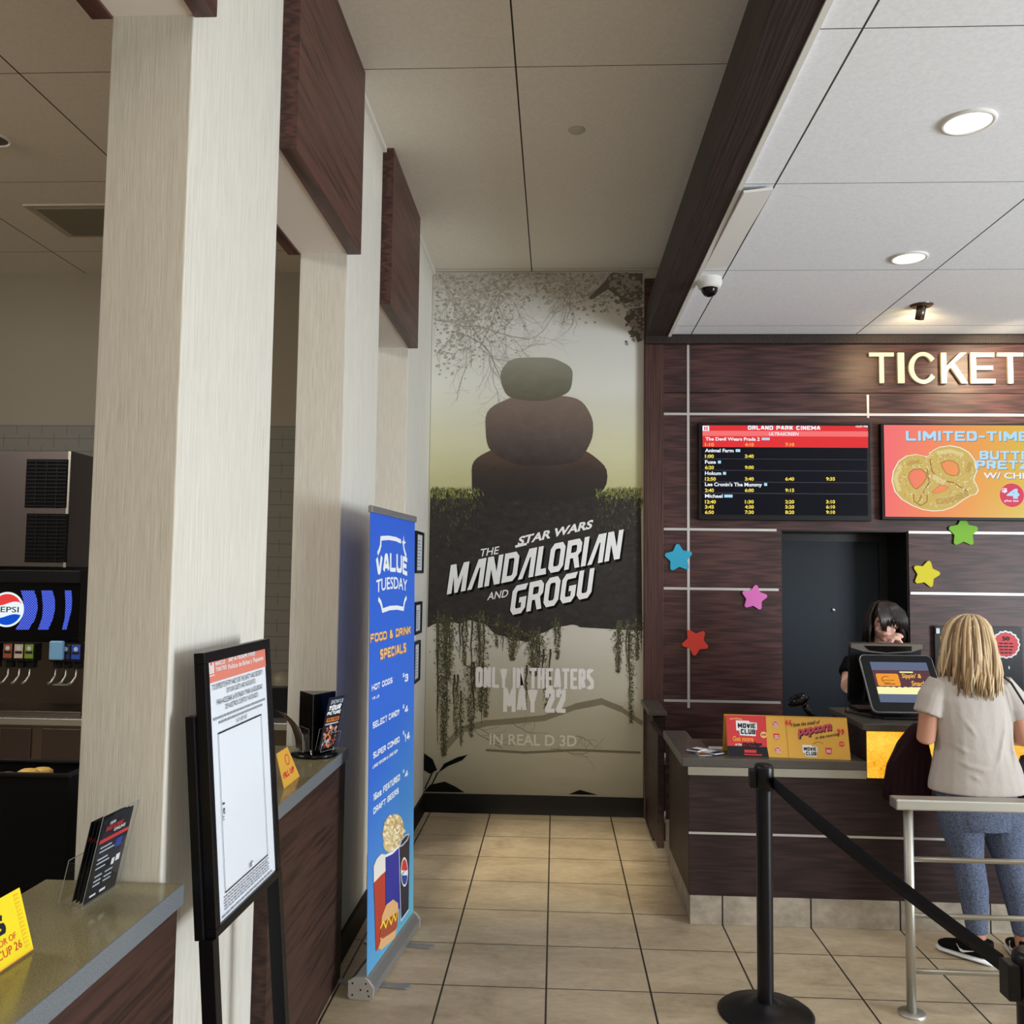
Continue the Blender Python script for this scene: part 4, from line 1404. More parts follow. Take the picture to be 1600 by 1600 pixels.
# brochure tower
c0 = Vector((-1.005, 3.80, .985))
t_ = thing('brochure_tower', 'black three-sided brochure tower on the second olive worktop', 'display stand', c0)
MB().lathe([(0, 0), (.095, 0), (.10, .010), (.085, .018), (.03, .022), (0, .022)], c0, 'black_gloss', 36).build('turntable', t_)
for k in range(3):
    a = .6 + k * 2 * PI / 3
    MB().tube([c0 + Vector((.08 * math.cos(a), .08 * math.sin(a), .0)), c0 + Vector((.08 * math.cos(a), .08 * math.sin(a), .035))], .004, 'steel', 8).build('peg', t_)
R = .088
tri = [(R * math.cos(a), R * math.sin(a)) for a in (-PI / 2 + .12, PI / 6 + .12, 5 * PI / 6 + .12)]
pf = Fr(c0, (1, 0, 0), (0, 1, 0))
MB().prism(pf, tri, .022, .262, 'black_gloss').build('tower', t_, .002)
for i, (p0, p1) in enumerate(((tri[2], tri[0]), (tri[0], tri[1]))):
    p0, p1 = c0 + Vector((*p0, .028)), c0 + Vector((*p1, .028))
    fr = Fr(p0, p1 - p0, (0, 0, 1))
    fr = Fr(fr.p(.018, 0, .030), fr.u, fr.v + fr.n * (.22 if i == 1 else .05))
    acr_box(fr, .115, .09, .075, .027, t_)
    if i == 1:
        b = MB().fbox(fr, .004, .004, -.016, .110, .225, -.013, 'ink')
        d = -.0124
        b.text(fr, 'SHOW US', (.02, .196, .105, .214), d, 'pale', .02, .2)
        b.block(fr, 'YOUR', (.012, .168, .094, .192), d, 'white', .34, .14, .2)
        b.block(fr, 'PICTURE', (.010, .150, .100, .165), d, 'white', .34, .14, .2)
        b.rect(fr, .016, .120, .100, .137, d, mat('leaflet_orange', S(236, 124, 40), .5))
        b.text(fr, 'FOR A PRIZE', (.022, .124, .094, .134), d + .0006, 'ink', .03)
        b.rect(fr, .012, .108, .10, .114, d, 'pale')
        for j in range(60):
            x, y = random.uniform(.012, .100), random.uniform(.012, .098)
            s_ = random.uniform(.003, .007)
            b.flat(fr, [(x + s_ * math.cos(q), y + 1.6 * s_ * math.sin(q)) for q in (0.3, 1.5, 2.9, 4.2, 5.3)], d + .0004 + j * .00001, random.choice(['orange', 'salmon', 'pale', 'gold', 'steel_dark', 'red']))
        tag(b.build('leaflet'), 'colourful leaflet headed SHOW US YOUR PICTURE in the brochure tower', 'leaflet')
    else:
        n = 10
        b = MB()
        vs, fs = [], []
        for k in range(n + 1):
            f_ = k / n
            dd = -.012 + .085 * f_ ** 2.2
            for e in (0, .0025):
                for a in (.006, .108):
                    vs.append(fr.p(a, .004 + .185 * f_ - .02 * f_ * f_, dd + e))
        for k in range(n):
            q = k * 4
            fs += [(q + 2, q + 3, q + 7, q + 6), (q + 1, q, q + 4, q + 5), (q, q + 2, q + 6, q + 4), (q + 3, q + 1, q + 5, q + 7)]
        b.add(vs, fs, 'steel_dark', True)
        tag(b.build('leaflet'), 'grey leaflet drooping forward out of the left pocket of the brochure tower', 'leaflet')

# framed notices on the third column
for k, (y0, y1, z0, z1, lab) in enumerate(((6.10, 6.43, 1.755, 2.045, 'black framed notice on the cream wall, topmost of three'),
                                           (6.10, 6.40, 1.335, 1.557, 'black framed notice on the cream wall, middle of three'),
                                           (6.10, 6.36, 1.006, 1.287, 'black framed notice on the cream wall, lowest of three'))):
    nf = Fr((XC + .002, y0, z0), (0, 1, 0), (0, 0, 1))
    w, h = y1 - y0, z1 - z0
    t_ = thing('framed_notice', lab, 'frame', (XC, (y0 + y1) / 2, z0), 'framed notices by the mural')
    b = MB()
    e = .02
    for q in ((0, 0, w, e), (0, h - e, w, h), (0, e, e, h - e), (w - e, e, w, h - e)):
        b.fbox(nf, q[0], q[1], -.001, q[2], q[3], .018, 'black')
    b.build('frame', t_, .001)
    b = MB().fbox(nf, e, e, 0, w - e, h - e, .006, 'paper')
    for j in range(9):
        yy = h - .06 - j * (h - .09) / 9
        b.rect(nf, .05, yy, w - .05 - rnd() * .05, yy - .006, .0066, 'greyink')
    b.build('sheet', t_)
tag(MB().box(XC, 6.13, 1.296, XC + .008, 6.19, 1.335, 'white').build('wall_plate', None, .002), 'small white wall plate between the middle and lowest framed notices', 'wall plate')

# ================================================================== SIGN STAND
t_ = thing('sign_stand', 'black floor sign stand showing the bag policy beside the first column', 'sign', (-.80, 2.5, 0))
BL = Vector((-.833, 2.25, .846))
BR = Vector((-.816, 2.72, .850))
sf2 = Fr(BL, BR - BL, Vector((-.056, 0, .70)))
w, h = (BR - BL).length, .701
e = .028
b = MB()
for q in ((0, 0, w, .022), (0, h - e, w, h), (0, .022, e, h - e), (w - e, .022, w, h - e)):
    b.fbox(sf2, q[0], q[1], -.022, q[2], q[3], .006, 'black_metal')
b.build('frame', t_, .002)
for a in (-.012, w - .016):
    b = MB()
    top_ = .545 if a < 0 else .56
    b.fbox(sf2, a, -.0005, -.046, a + .034, top_, -.0225, 'black_metal')
    b.fbox(sf2, a, -.842, -.036, a + .034, -.0005, .002, 'black_metal')
    b.build('leg', t_, .002)
for a in (-.012, w - .016):
    p = sf2.p(a + .02, -.852, -.026)
    MB().box(p.x - .17, p.y - .02, .0, p.x + .17, p.y + .02, .016, 'black_metal').build('foot', t_, .003)
b = MB()
pb = lambda px, py: sf2.uv(px, py)
b.fbox(sf2, e - .004, .018, -.018, w - e + .004, h - e + .004, -.002, 'paper')
b.rect(sf2, e, h - .081, w - e, h - e, .0, 'salmon')
zq = lambda x, y: sf2.uv(280 + x * .125, 980 + y * .125)
T5 = lambda s_, l, r_, y0, y1, m, bold=.0: b.text(sf2, s_, (e + (w - 2 * e) * l, y0, e + (w - 2 * e) * r_, y1), .0008, m, bold)
T5('Bag & Package Policy', .33, .80, h - .043, h - .024, 'white', .02)
T5('Política de Bolsas y Paquetes', .32, .95, h - .063, h - .046, 'white', .015)
T5('MARCUS', .12, .27, h - .041, h - .030, 'white', .02)
T5('THEATRES', .12, .29, h - .056, h - .045, 'white', .02)
for k in range(3):
    b.rect(sf2, e + .008 + k * .011, h - .058, e + .016 + k * .011, h - .030 - .007 * (k == 1), .0008, 'white')
b.rect(sf2, e + .006, h - .064, e + .042, h - .062, .0008, 'white')
T5('TO EXPEDITE ENTRY AND FOR THE SAFETY AND SECURITY', .06, .93, h - .101, h - .087, 'ink')
T5('OF OUR GUESTS AND ASSOCIATES', .28, .78, h - .119, h - .106, 'ink')
T5('PARA ACELERAR LA ENTRADA Y PARA LA SEGURIDAD', .12, .91, h - .142, h - .128, 'ink')
T5('DE NUESTROS CLIENTES Y ASOCIADOS', .25, .82, h - .160, h - .147, 'ink')


def greek(l, r_, y0, y1, m='greyink'):
    x = l
    while x < r_ - .01:
        ln = min(random.uniform(.02, .06), r_ - x)
        b.rect(sf2, e + (w - 2 * e) * x, y0, e + (w - 2 * e) * (x + ln), y1, .0006, m)
        x += ln + .012


greek(.06, .95, h - .178, h - .172)
greek(.14, .90, h - .191, h - .185)
T5('16" X 18" X 8"', .42, .60, h - .207, h - .196, 'ink')
q = [pb(335, 1150), pb(416, 1116), pb(424, 1324), pb(345, 1392)]
x0, x1 = e + (w - 2 * e) * .12, e + (w - 2 * e) * .86
y1_, y0_ = h - .215, .084
for pts, ww in (([(x0, y1_), (x1, y1_)], .004), ([(x1, y1_), (x1, y0_)], .002), ([(x1, y0_), (x0, y0_)], .003), ([(x0, y0_), (x0, y1_)], .002)):
    b.line(sf2, pts, ww, .0007, 'ink')
T5('18"', .52, .58, y0_ + .008, y0_ + .022, 'ink', .01)
vs, fs = text_data('16"', .01)
ym = (y0_ + y1_) / 2
b.add([sf2.p(x0 + .008 + .012 * (1 - y), ym - .022 + .044 * (1 - x) * 1 if False else ym + .022 - .044 * x, .0008) for x, y in vs], [f[::1] for f in fs], 'ink')
for k in range(5):
    greek(.10, .87, .073 - k * .0075, .0765 - k * .0075)
greek(.06, .93, .029, .034, 'greyink')
b.build('policy_sheet', t_)

# ================================================================== ROLL-UP BANNER
t_ = thing('banner_stand', 'blue roll-up banner advertising Value Tuesday food and drink specials', 'banner', (-.745, 4.16, 0))
Ab, Bb = Vector((-.765, 3.815, .075)), Vector((-.688, 4.545, .075))
At = Vector((-.797, 3.812, 2.018))
bf = Fr(Ab, Bb - Ab, At - Ab)
BWd = (Bb - Ab).length
BH = (At - Ab).length
bgr = mat('banner_blue', (1, 1, 1), .5, spec=.35)
t = NT(bgr)
x, y, z = t.xyz()
f = t.math('ADD', t.math('MULTIPLY', z, -1.0), t.math('MULTIPLY', t.math('SUBTRACT', y, 4.0), .45))
f = t.math('DIVIDE', t.math('ADD', f, 2.0), 2.3)
t.col(t.ramp(f, [(0, S(46, 98, 216)), (.45, S(50, 108, 216)), (.70, S(74, 144, 212)), (1, S(108, 190, 202))]))
b = MB().fbox(bf, 0, -.02, -.0015, BWd, BH, 0, bgr)
DD = .0010
BT = lambda s_, lb, rt, m, bold=.0, arc=0, d=DD: b.textp(bf, s_, lb, rt, d, m, bold, 0, arc)
bw = mat('banner_white', S(240, 246, 252), .5)
bo = mat('banner_outline', S(202, 120, 60), .5)
b.blockp(bf, 'VALUE', (587, 900), (637, 873), DD, bw, .40, .10, 0, .02)
BT('TUESDAY', (587.5, 927), (636, 906), bw, .015, .015)
zb = lambda x, y: bf.uv(560 + x * .1626, 820 + y * .1626)
for pl in ([(185, 275), (200, 240), (212, 200), (215, 130), (290, 125), (360, 138), (405, 160)], [(430, 185), (435, 225), (445, 265), (456, 300)],
           [(192, 715), (212, 745), (222, 780), (230, 825), (300, 800), (370, 795), (430, 808), (437, 760), (446, 725), (458, 700)]):
    b.line(bf, [zb(*q) for q in pl], .020, DD, bw)
b.flat(bf, [zb(432, 100), zb(438, 155), zb(454, 170), zb(438, 185), zb(434, 225), zb(428, 182), zb(412, 166), zb(428, 152)], DD * 1.3, bw)
for s_, lb, rt in (('FOOD & DRINK', (578, 1004.5), (641, 978)), ('SPECIALS', (593, 1031), (634, 1004))):
    b.blockp(bf, s_, (lb[0] + .2, lb[1] + 1.2), (rt[0] + .8, rt[1] + .8), DD, bo, .52, .10)
    b.blockp(bf, s_, lb, rt, DD * 2, 'gold', .46, .12)
for s_, lb, rt, bd in (('HOT DOGS', (580.6, 1080), (613, 1058), .06), ('1/8 LB', (581, 1094), (592, 1085), .02), ('SELECT CANDY', (582, 1139), (624, 1107), .06), ('SUPER COMBO', (582.7, 1186), (624, 1150), .06),
                       ('LARGE POPCORN & LARGE SODA', (582, 1201.6), (621, 1170), .02), ('16oz FEATURED', (583, 1252), (624.6, 1208.5), .06), ('DRAFT BEERS', (583, 1273), (622.6, 1230), .06)):
    b.blockp(bf, s_, lb, rt, DD, bw, .50 if bd > .03 else .26, .12)
for s_, lb, rt in (('3', (632, 1066), (637.4, 1052)), ('4', (632, 1115), (637.4, 1101)), ('14', (631.5, 1160), (640, 1142)), ('4', (632, 1216.5), (637.4, 1202))):
    b.blockp(bf, s_, lb, rt, DD, bw, .36, .14)
    BT('$', (629, rt[1] + 7), (631.6, rt[1] - 1), bw, .03)
# food picture
G = lambda x, y: bf.uv(400 + x * .2625, 1180 + y * .2625)
cream2, beer, navy, bun, dog, cola = (mat('banner_' + n_, S(*c_), .5) for n_, c_ in (('foam', (236, 230, 222)), ('beer', (186, 60, 40)), ('bucket', (36, 44, 150)), ('bun', (226, 178, 122)), ('dog', (168, 74, 50)), ('cola', (30, 32, 50))))
pop = [mat('banner_pop_%d' % i, S(*c_), .5) for i, c_ in enumerate(((240, 222, 176), (222, 196, 140), (250, 240, 210), (200, 168, 108)))]
for k, (x, y, rx, ry) in enumerate(((815, 470, 62, 100), (830, 420, 46, 70), (800, 530, 44, 50))):
    b.flat(bf, [G(x + rx * math.cos(a_), y + ry * math.sin(a_)) for a_ in [i * PI / 12 for i in range(24)]], DD * (1 + .1 * k), pop[1])
for i in range(240):
    an, rr = rnd() * 6.3, rnd() ** .5
    x, y = 818 + 62 * rr * math.cos(an), 462 + 110 * rr * math.sin(an)
    s_ = random.uniform(5, 10)
    b.flat(bf, [G(x + s_ * math.cos(q), y + 1.3 * s_ * math.sin(q)) for q in (0, 1.3, 2.4, 3.9, 5.2)], DD * (1.6 + i * .002), random.choice(pop))
b.flat(bf, [G(768, 600), G(850, 540), G(858, 910), G(770, 960)], DD * 2.2, navy)
b.line(bf, [G(768, 600), G(810, 580), G(850, 540)], .012, DD * 2.3, bw)
b.flat(bf, [G(848, 550), G(912, 468), G(905, 920), G(860, 985)], DD * 2.4, cola)
b.flat(bf, [G(848, 550), G(860, 500), G(890, 470), G(912, 466), G(900, 505), G(870, 540)], DD * 2.5, 'pale')
b.flat(bf, [G(856, 538), G(866, 506), G(890, 480), G(905, 474), G(896, 500), G(872, 528)], DD * 2.6, cola)
b.line(bf, [G(848, 550), G(860, 985), G(905, 920)], .007, DD * 2.6, bw)
ec = lambda cx, cy, rx, ry, a0=0, a1=2 * PI, n=20: [G(cx + rx * math.cos(a0 + (a1 - a0) * i / n), cy + ry * math.sin(a0 + (a1 - a0) * i / n)) for i in range(n + 1)]
b.flat(bf, ec(880, 695, 21, 88)[:-1], DD * 2.8, bw)
b.flat(bf, ec(880, 685, 17, 66, PI, 2 * PI), DD * 3, 'red')
b.flat(bf, ec(880, 715, 17, 56, 0, PI), DD * 3, 'bluep')
b.textp(bf, 'PEPSI', (625.5, 1369), (635.5, 1355), DD * 3.2, 'ink', .03)
b.flat(bf, [G(698, 700), G(766, 640), G(768, 1060), G(712, 1170)], DD * 2.2, beer)
b.flat(bf, [G(698, 760), G(697, 660), G(716, 616), G(742, 588), G(766, 590), G(768, 690), G(740, 715)], DD * 2.5, cream2)
b.flat(bf, [G(735, 1100), G(745, 960), G(772, 890), G(812, 858), G(840, 880), G(846, 950), G(830, 1050), G(820, 1090)], DD * 3.4, bun)
b.flat(bf, [G(732, 1080), G(745, 1000), G(800, 960), G(842, 930), G(836, 1020), G(815, 1062), G(760, 1100)], DD * 3.6, dog)
b.flat(bf, [G(722, 1150), G(738, 1100), G(826, 1040), G(822, 1088), G(740, 1160)], DD * 3.7, bun)
b.line(bf, [G(735, 1030), G(755, 990), G(768, 1025), G(785, 965), G(800, 1005), G(815, 950), G(826, 985), G(836, 935)], .010, DD * 3.9, 'yellow')
b.build('banner_sheet', t_)
MB().fbox(bf, -.004, BH - .006, -.010, BWd + .004, BH + .024, .010, 'alu').build('top_rail', t_, .003)
# cassette base along the floor
bx = Fr(Vector((-.785, 3.795, 0)), Bb - Ab, (0, 0, 1))
prof = [(-.052, .012), (-.044, .002), (.036, .002), (.050, .012), (.052, .05), (.030, .078), (.016, .086), (-.03, .086), (-.052, .072)]
ef = Fr(bx.o, bx.n, (0, 0, 1))
MB().prism(ef, prof, -.75, -.008, 'alu').build('base', t_, .002)
cap = mat('endcap_grey', S(168, 164, 158), .5)
b = MB().prism(ef, [(q[0] * 1.04, q[1] * 1.03) for q in prof], -.008, .004, cap)
for q in ((-.035, .02), (.035, .02), (-.035, .066), (.022, .068), (.0, .042), (.03, .04)):
    b.disc(ef, q, .004, .0046, 'ink', 10)
b.build('end_cap', t_)
MB().prism(ef, [(q[0] * 1.04, q[1] * 1.03) for q in prof], -.762, -.75, cap).build('end_cap', t_)
for dist in (.14, .56):
    for sgn in (1, -1):
        c0 = bx.p(dist, 0, 0)
        ln = .155
        ax = bx.n * sgn
        fr = Fr(c0 + Vector((0, 0, .002)), ax, bx.u * sgn)
        pts = [(0, -.018), (ln, -.020), (ln + .014, -.012), (ln + .018, 0), (ln + .014, .012), (ln, .020), (0, .018)]
        MB().prism(fr, pts, 0, .006, 'alu').build('foot', t_)
MB().tube([bf.p(BWd / 2, 0, -.02), bf.p(BWd / 2, BH, -.012)], .006, 'alu', 10).build('support_pole', t_)

# ================================================================== DRINKS AREA (behind the columns)
YS = 5.9
t_ = thing('back_cabinet', 'dark steel back counter under the drinks machine', 'cabinet', (-3.8, 6.3, 0))
MB().box(-5.9, YS, .06, -1.30, YW - .004, .722, 'steel_dark').build('body', t_)
MB().box(-5.9, YS - .03, .722, -1.30, YW - .004, .768, 'steel').build('steel_top', t_, .004)
for px0, px1 in ((-120, -2), (0, 50), (65, 128), (136, 200)):
    a, c = W('Y', YS, px0, 1190), W('Y', YS, px1, 1135)
    MB().box(a.x, YS - .012, .12, c.x, YS, .70, mat('cabinet_door', S(92, 80, 76), .36, .85) if 'cabinet_door' not in D.materials else D.materials['cabinet_door']).build('door', t_, .004)

# ice machine on top
t_ = thing('ice_machine', 'dark stainless ice machine with two black grilles above the drinks dispenser', 'ice machine', (-3.9, 6.2, 1.75))
st = mat('ice_steel', S(104, 96, 94), .4, .75)
MB().box(-4.75, YS, 1.765, -3.29, 6.62, 2.555, st).build('body', t_, .006)
for y0, y1 in ((718, 793), (803, 878)):
    a, c = W('Y', YS, 39, y1), W('Y', YS, 108, y0)
    b = MB().box(a.x, YS - .006, a.z, c.x, YS, c.z, 'black_matte')
    for k in range(13):
        zz_ = a.z + (c.z - a.z) * (k + .5) / 13
        b.box(a.x + .008, YS - .012, zz_ - .004, c.x - .008, YS - .006, zz_ + .004, 'black')
    for k in range(1, 4):
        xx = a.x + (c.x - a.x) * k / 4
        b.box(xx - .003, YS - .013, a.z, xx + .003, YS - .010, c.z, 'black')
    b.build('grille', t_)
a = W('Y', YS, 112, 707)
MB().box(a.x - .02, YS - .005, 1.765, a.x - .002, YS, 2.55, 'steel').build('edge_trim', t_)

# drinks dispenser
t_ = thing('drinks_dispenser', 'black drinks dispenser with a lit round logo and blue light arcs', 'dispenser', (-3.9, 6.2, .77))
XR = -3.17
b = MB()
b.box(-4.75, YS, 1.265, XR, 6.6, 1.745, 'black_gloss')
b.box(-4.75, 6.3, .77, XR, 6.6, 1.265, 'steel_dark')
b.box(-4.75, YS - .03, 1.66, XR, YS, 1.745, 'black')
b.build('body', t_, .006)
MB().box(-4.75, YS + .06, .77, XR, 6.3, .80, 'steel_dark').build('drip_tray', t_, .003)
df = Fr((0, YS - .001, 0), (1, 0, 0), (0, 0, 1))
led = mat('led_blue', (0, 0, .01), .3)
t = NT(led)
x, y, z = t.xyz()
sx_ = t.math('SUBTRACT', t.math('FRACT', t.math('DIVIDE', x, .017)), .5)
rowo = t.math('MULTIPLY', t.math('MODULO', t.math('FLOOR', t.math('DIVIDE', z, .0085)), 2.0), .5)
sx_ = t.math('SUBTRACT', t.math('FRACT', t.math('ADD', t.math('DIVIDE', x, .017), rowo)), .5)
sz_ = t.math('MULTIPLY', t.math('SUBTRACT', t.math('FRACT', t.math('DIVIDE', z, .0085)), .5), .5)
rr_ = t.math('SQRT', t.math('ADD', t.math('MULTIPLY', sx_, sx_), t.math('MULTIPLY', sz_, sz_)))
dot = t.math('LESS_THAN', rr_, .24)
t.t.links.new(t.mix(dot, S(16, 26, 150), S(110, 140, 255)), t.b.inputs['Emission Color'])
t.b.inputs['Emission Strength'].default_value = 1.1
zd = lambda x, y: df.uv(x * .16244, 860 + y * .1625)
b = MB()
b.flat(df, [zd(200, 385), zd(330, 385), zd(358, 470), zd(365, 560), zd(340, 660), zd(275, 762), zd(150, 762), zd(215, 650), zd(230, 560), zd(225, 470)], .002, led)
b.flat(df, [zd(400, 385), zd(505, 385), zd(530, 470), zd(530, 570), zd(510, 660), zd(465, 762), zd(365, 762), zd(405, 650), zd(415, 540)], .002, led)
b.flat(df, [zd(625, 385), zd(688, 385), zd(695, 470), zd(690, 570), zd(640, 762), zd(598, 762), zd(625, 650), zd(632, 520)], .002, led)
c0 = zd(70, 568)
R = 151 * .1625 / FOC * 5.95
L_w, L_r, L_b, L_k = emis('logo_white', 236, 248, 252), emis('logo_red', 232, 64, 62), emis('logo_blue', 18, 78, 206), emis('logo_ink', 16, 22, 48)
b.disc(df, c0, R * 1.13, .004, L_w, 44)
arc_ = lambda a0, a1, n=24: [(c0[0] + R * math.cos(a0 + (a1 - a0) * i / n), c0[1] + R * math.sin(a0 + (a1 - a0) * i / n)) for i in range(n + 1)]
wv = lambda off, sg_: [(c0[0] + R * (1 - 2 * i / 16) * .93, c0[1] + off + .13 * R * math.sin((1 - 2 * i / 16) * 2.6) * sg_) for i in range(17)]
b.flat(df, arc_(.36, PI - .36) + list(reversed(wv(.38 * R, 1))), .005, L_r)
b.flat(df, arc_(PI + .38, 2 * PI - .38) + wv(-.42 * R, 1), .005, L_b)
b.text(df, 'PEPSI', (c0[0] - R * .80, c0[1] - R * .18, c0[0] + R * .80, c0[1] + R * .18), .006, L_k, .01)
b.build('light_panel', t_)
vc = [mat('valve_label_%d' % i, S(*c_), .4) for i, c_ in enumerate(((60, 60, 120), (150, 80, 50), (196, 176, 160), (122, 150, 40), (188, 150, 140), (40, 50, 90), (40, 80, 190)))]
for k, (px, m_) in enumerate(((3, 0), (25, 1), (42, 2), (58, 3), (98, 4), (114, 5), (130, 6))):
    cx_ = W('Y', YS, px, 1010).x
    v = MB()
    v.box(cx_ - .036, YS - .09, 1.145, cx_ + .036, YS, 1.262, 'black')
    v.box(cx_ - .022, YS - .07, 1.10, cx_ + .022, YS - .02, 1.145, 'black')
    vo = v.build('valve', t_, .006)
    lfv = Fr((cx_, YS - .0905, 1.16), (1, 0, 0), (0, 0, 1))
    q = MB().rect(lfv, -.029, .005, .029, .096, .001, vc[m_])
    q.rect(lfv, -.024, .035, .024, .052, .002, 'ink')
    q.disc(lfv, (0, .07), .015, .002, 'pale', 14)
    q.build('flavour_label', vo)
    MB().tube([(cx_ - .01, YS - .05, 1.105), (cx_ - .012, YS - .055, 1.05), (cx_ - .025, YS - .075, 1.012), (cx_ - .045, YS - .08, 1.0)], [.007, .006, .008, .010], 'steel', 8).build('lever', vo)
p = W('Y', YS - .1, 91, 1010)
tag(MB().box(p.x - .05, YS - .125, 1.16, p.x + .045, YS - .095, 1.285, mat('light_blue_card', S(124, 176, 220), .35)).build('hanging_tag', None, .01), 'light blue tag hanging in front of the dispenser valves', 'tag')
p = W('Y', YS - .1, 95, 1050)
tag(MB().box(p.x - .05, YS - .10, 1.0, p.x - .044, YS - .05, 1.12, 'acrylic').box(p.x + .044, YS - .10, 1.0, p.x + .05, YS - .05, 1.12, 'acrylic').box(p.x - .05, YS - .10, 1.0, p.x + .05, YS - .094, 1.12, 'acrylic').box(p.x - .05, YS - .10, .995, p.x + .05, YS - .05, 1.0, 'acrylic_edge').build('clear_cup'), 'clear plastic cup hooked under the drinks dispenser valves', 'cup')

# things half hidden behind the second column
p = W('Y', 6.2, 440, 1058)
t_ = thing('popcorn_tub', 'grey domed tub on a black box, seen between the first two columns', 'container', (p.x, 6.2, .77))
MB().box(p.x - .09, 6.08, .768, p.x + .12, 6.35, .975, 'black').build('box', t_, .006)
MB().lathe([(.085, 0), (.082, .05), (.06, .085), (.02, .10), (0, .102)], (p.x + .005, 6.2, .975), mat('tub_grey', S(120, 112, 92), .5), 28).build('dome', t_)

# black bin with wrappers
t_ = thing('black_bin', 'black open-topped bin standing behind the near service counter', 'bin', (-2.05, 3.33, 0))
b = MB()
x0, x1, y0, y1, H = -2.45, -1.752, 3.23, 3.47, 1.0
b.box(x0, y0, 0, x1, y0 + .015, H, 'black_matte')
b.box(x0, y1 - .015, 0, x1, y1, H, 'black_matte')
b.box(x0, y0 + .015, 0, x0 + .015, y1 - .015, H, 'black_matte')
b.box(x1 - .015, y0 + .015, 0, x1, y1 - .015, H, 'black_matte')
b.box(x0 + .015, y0 + .015, 0, x1 - .015, y1 - .015, .02, 'black_matte')
b.build('bin_shell', t_)
b = MB().box(x0 - .004, y0 - .004, H, x1 + .004, y0 + .02, H + .012, 'black')
b.box(x0 - .004, y1 - .02, H, x1 + .004, y1 + .004, H + .012, 'black').box(x0 - .004, y0 + .02, H, x0 + .02, y1 - .02, H + .012, 'black').box(x1 - .02, y0 + .02, H, x1 + .004, y1 - .02, H + .012, 'black')
b.build('rim', t_, .003)
b = MB().box(x0 + .02, y0 + .02, .90, x1 - .02, y1 - .02, .955, 'black_matte')
b.build('inner_tray', t_)
for cx_, dx, cc, lab in ((-1.98, .07, (226, 186, 96), 'crumpled yellow wrapper on top of the black bin'), (-2.13, .05, (150, 30, 40), 'crumpled dark red wrapper on top of the black bin')):
    b = MB()
    for k in range(5):
        b.ball((cx_ + random.uniform(-dx, dx), 3.36 + random.uniform(-.04, .04), .972 + random.uniform(0, .012)), (.045, .03, .018), mat('wrapper', S(*cc), .4), 7, 5)
    tag(b.build('wrapper'), lab, 'wrapper')

# ================================================================== QUEUE POSTS AND RAIL
beltm = mat('belt_webbing', S(24, 24, 28), .85, spec=.2)


def stanchion(x, y, label):
    t_ = thing('queue_post', label, 'queue post', (x, y, 0))
    MB().lathe([(0, 0), (.188, 0), (.190, .008), (.176, .018), (.10, .030), (.05, .042), (.045, .05), (.0, .05)], (x, y, 0), 'black', 48).build('base', t_)
    MB().lathe([(.0325, .03), (.0325, .93)], (x, y, 0), 'black_metal', 36).build('post', t_)
    MB().lathe([(.0325, .885), (.0385, .888), (.0395, .975), (.036, .986), (.03, .990), (0, .990)], (x, y, 0), 'black_metal', 36).build('head', t_)
    MB().box(x - .060, y - .022, .895, x - .034, y + .022, .968, 'black').build('belt_clip', t_, .004)
    return t_


s1 = stanchion(.860, 3.80, 'black queue post with a round base in front of the ticket counter')
X2, Y2 = .990, 1.965
s2 = stanchion(X2, Y2, 'black queue post cut off at the bottom right corner of the picture')
b = MB()
n = 24
p0, p1 = Vector((.893, 3.79, .918)), Vector((X2 - .040, Y2 + .03, .945))
vs, fs = [], []
for k in range(n + 1):
    f_ = k / n
    c_ = p0.lerp(p1, f_) + Vector((0, 0, -.012 * 4 * f_ * (1 - f_)))
    tw = .25 * math.sin(f_ * 5)
    for e in (-1, 1):
        vs.append(c_ + Vector((math.sin(tw) * .024 * e - .0008, 0, math.cos(tw) * .024 * e)))
        vs.append(c_ + Vector((math.sin(tw) * .024 * e + .0008, 0, math.cos(tw) * .024 * e)))
for k in range(n):
    q = k * 4
    fs += [(q, q + 2, q + 6, q + 4), (q + 1, q + 5, q + 7, q + 3), (q, q + 4, q + 5, q + 1), (q + 2, q + 3, q + 7, q + 6)]
b.add(vs, fs, beltm, True)
b.build('belt', s1)

t_ = thing('queue_rail', 'brushed steel queue rail with a flat top and three bars', 'railing', (2.2, 3.83, 0))
yr = 3.84
MB().box(1.392, 3.805, .815, 3.2, 3.885, .858, 'steel').build('top_cap', t_, .006)
for xx in (1.452, 3.1):
    MB().tube([(xx, yr, .01), (xx, yr, .816)], .019, 'steel', 20).build('post', t_)
    MB().lathe([(0, .012), (.05, .012), (.054, .008), (.054, 0)], (xx, yr, 0), 'steel', 24).build('floor_flange', t_)
for zz_ in (.613, .389, .170):
    MB().tube([(1.452, yr, zz_), (3.1, yr, zz_)], .0105, 'steel', 14).build('bar', t_)

# ================================================================== PEOPLE
skinw = mat('skin_tan', S(188, 136, 112), .5, spec=.3)
skine = mat('skin_light', S(226, 178, 160), .5, spec=.3)


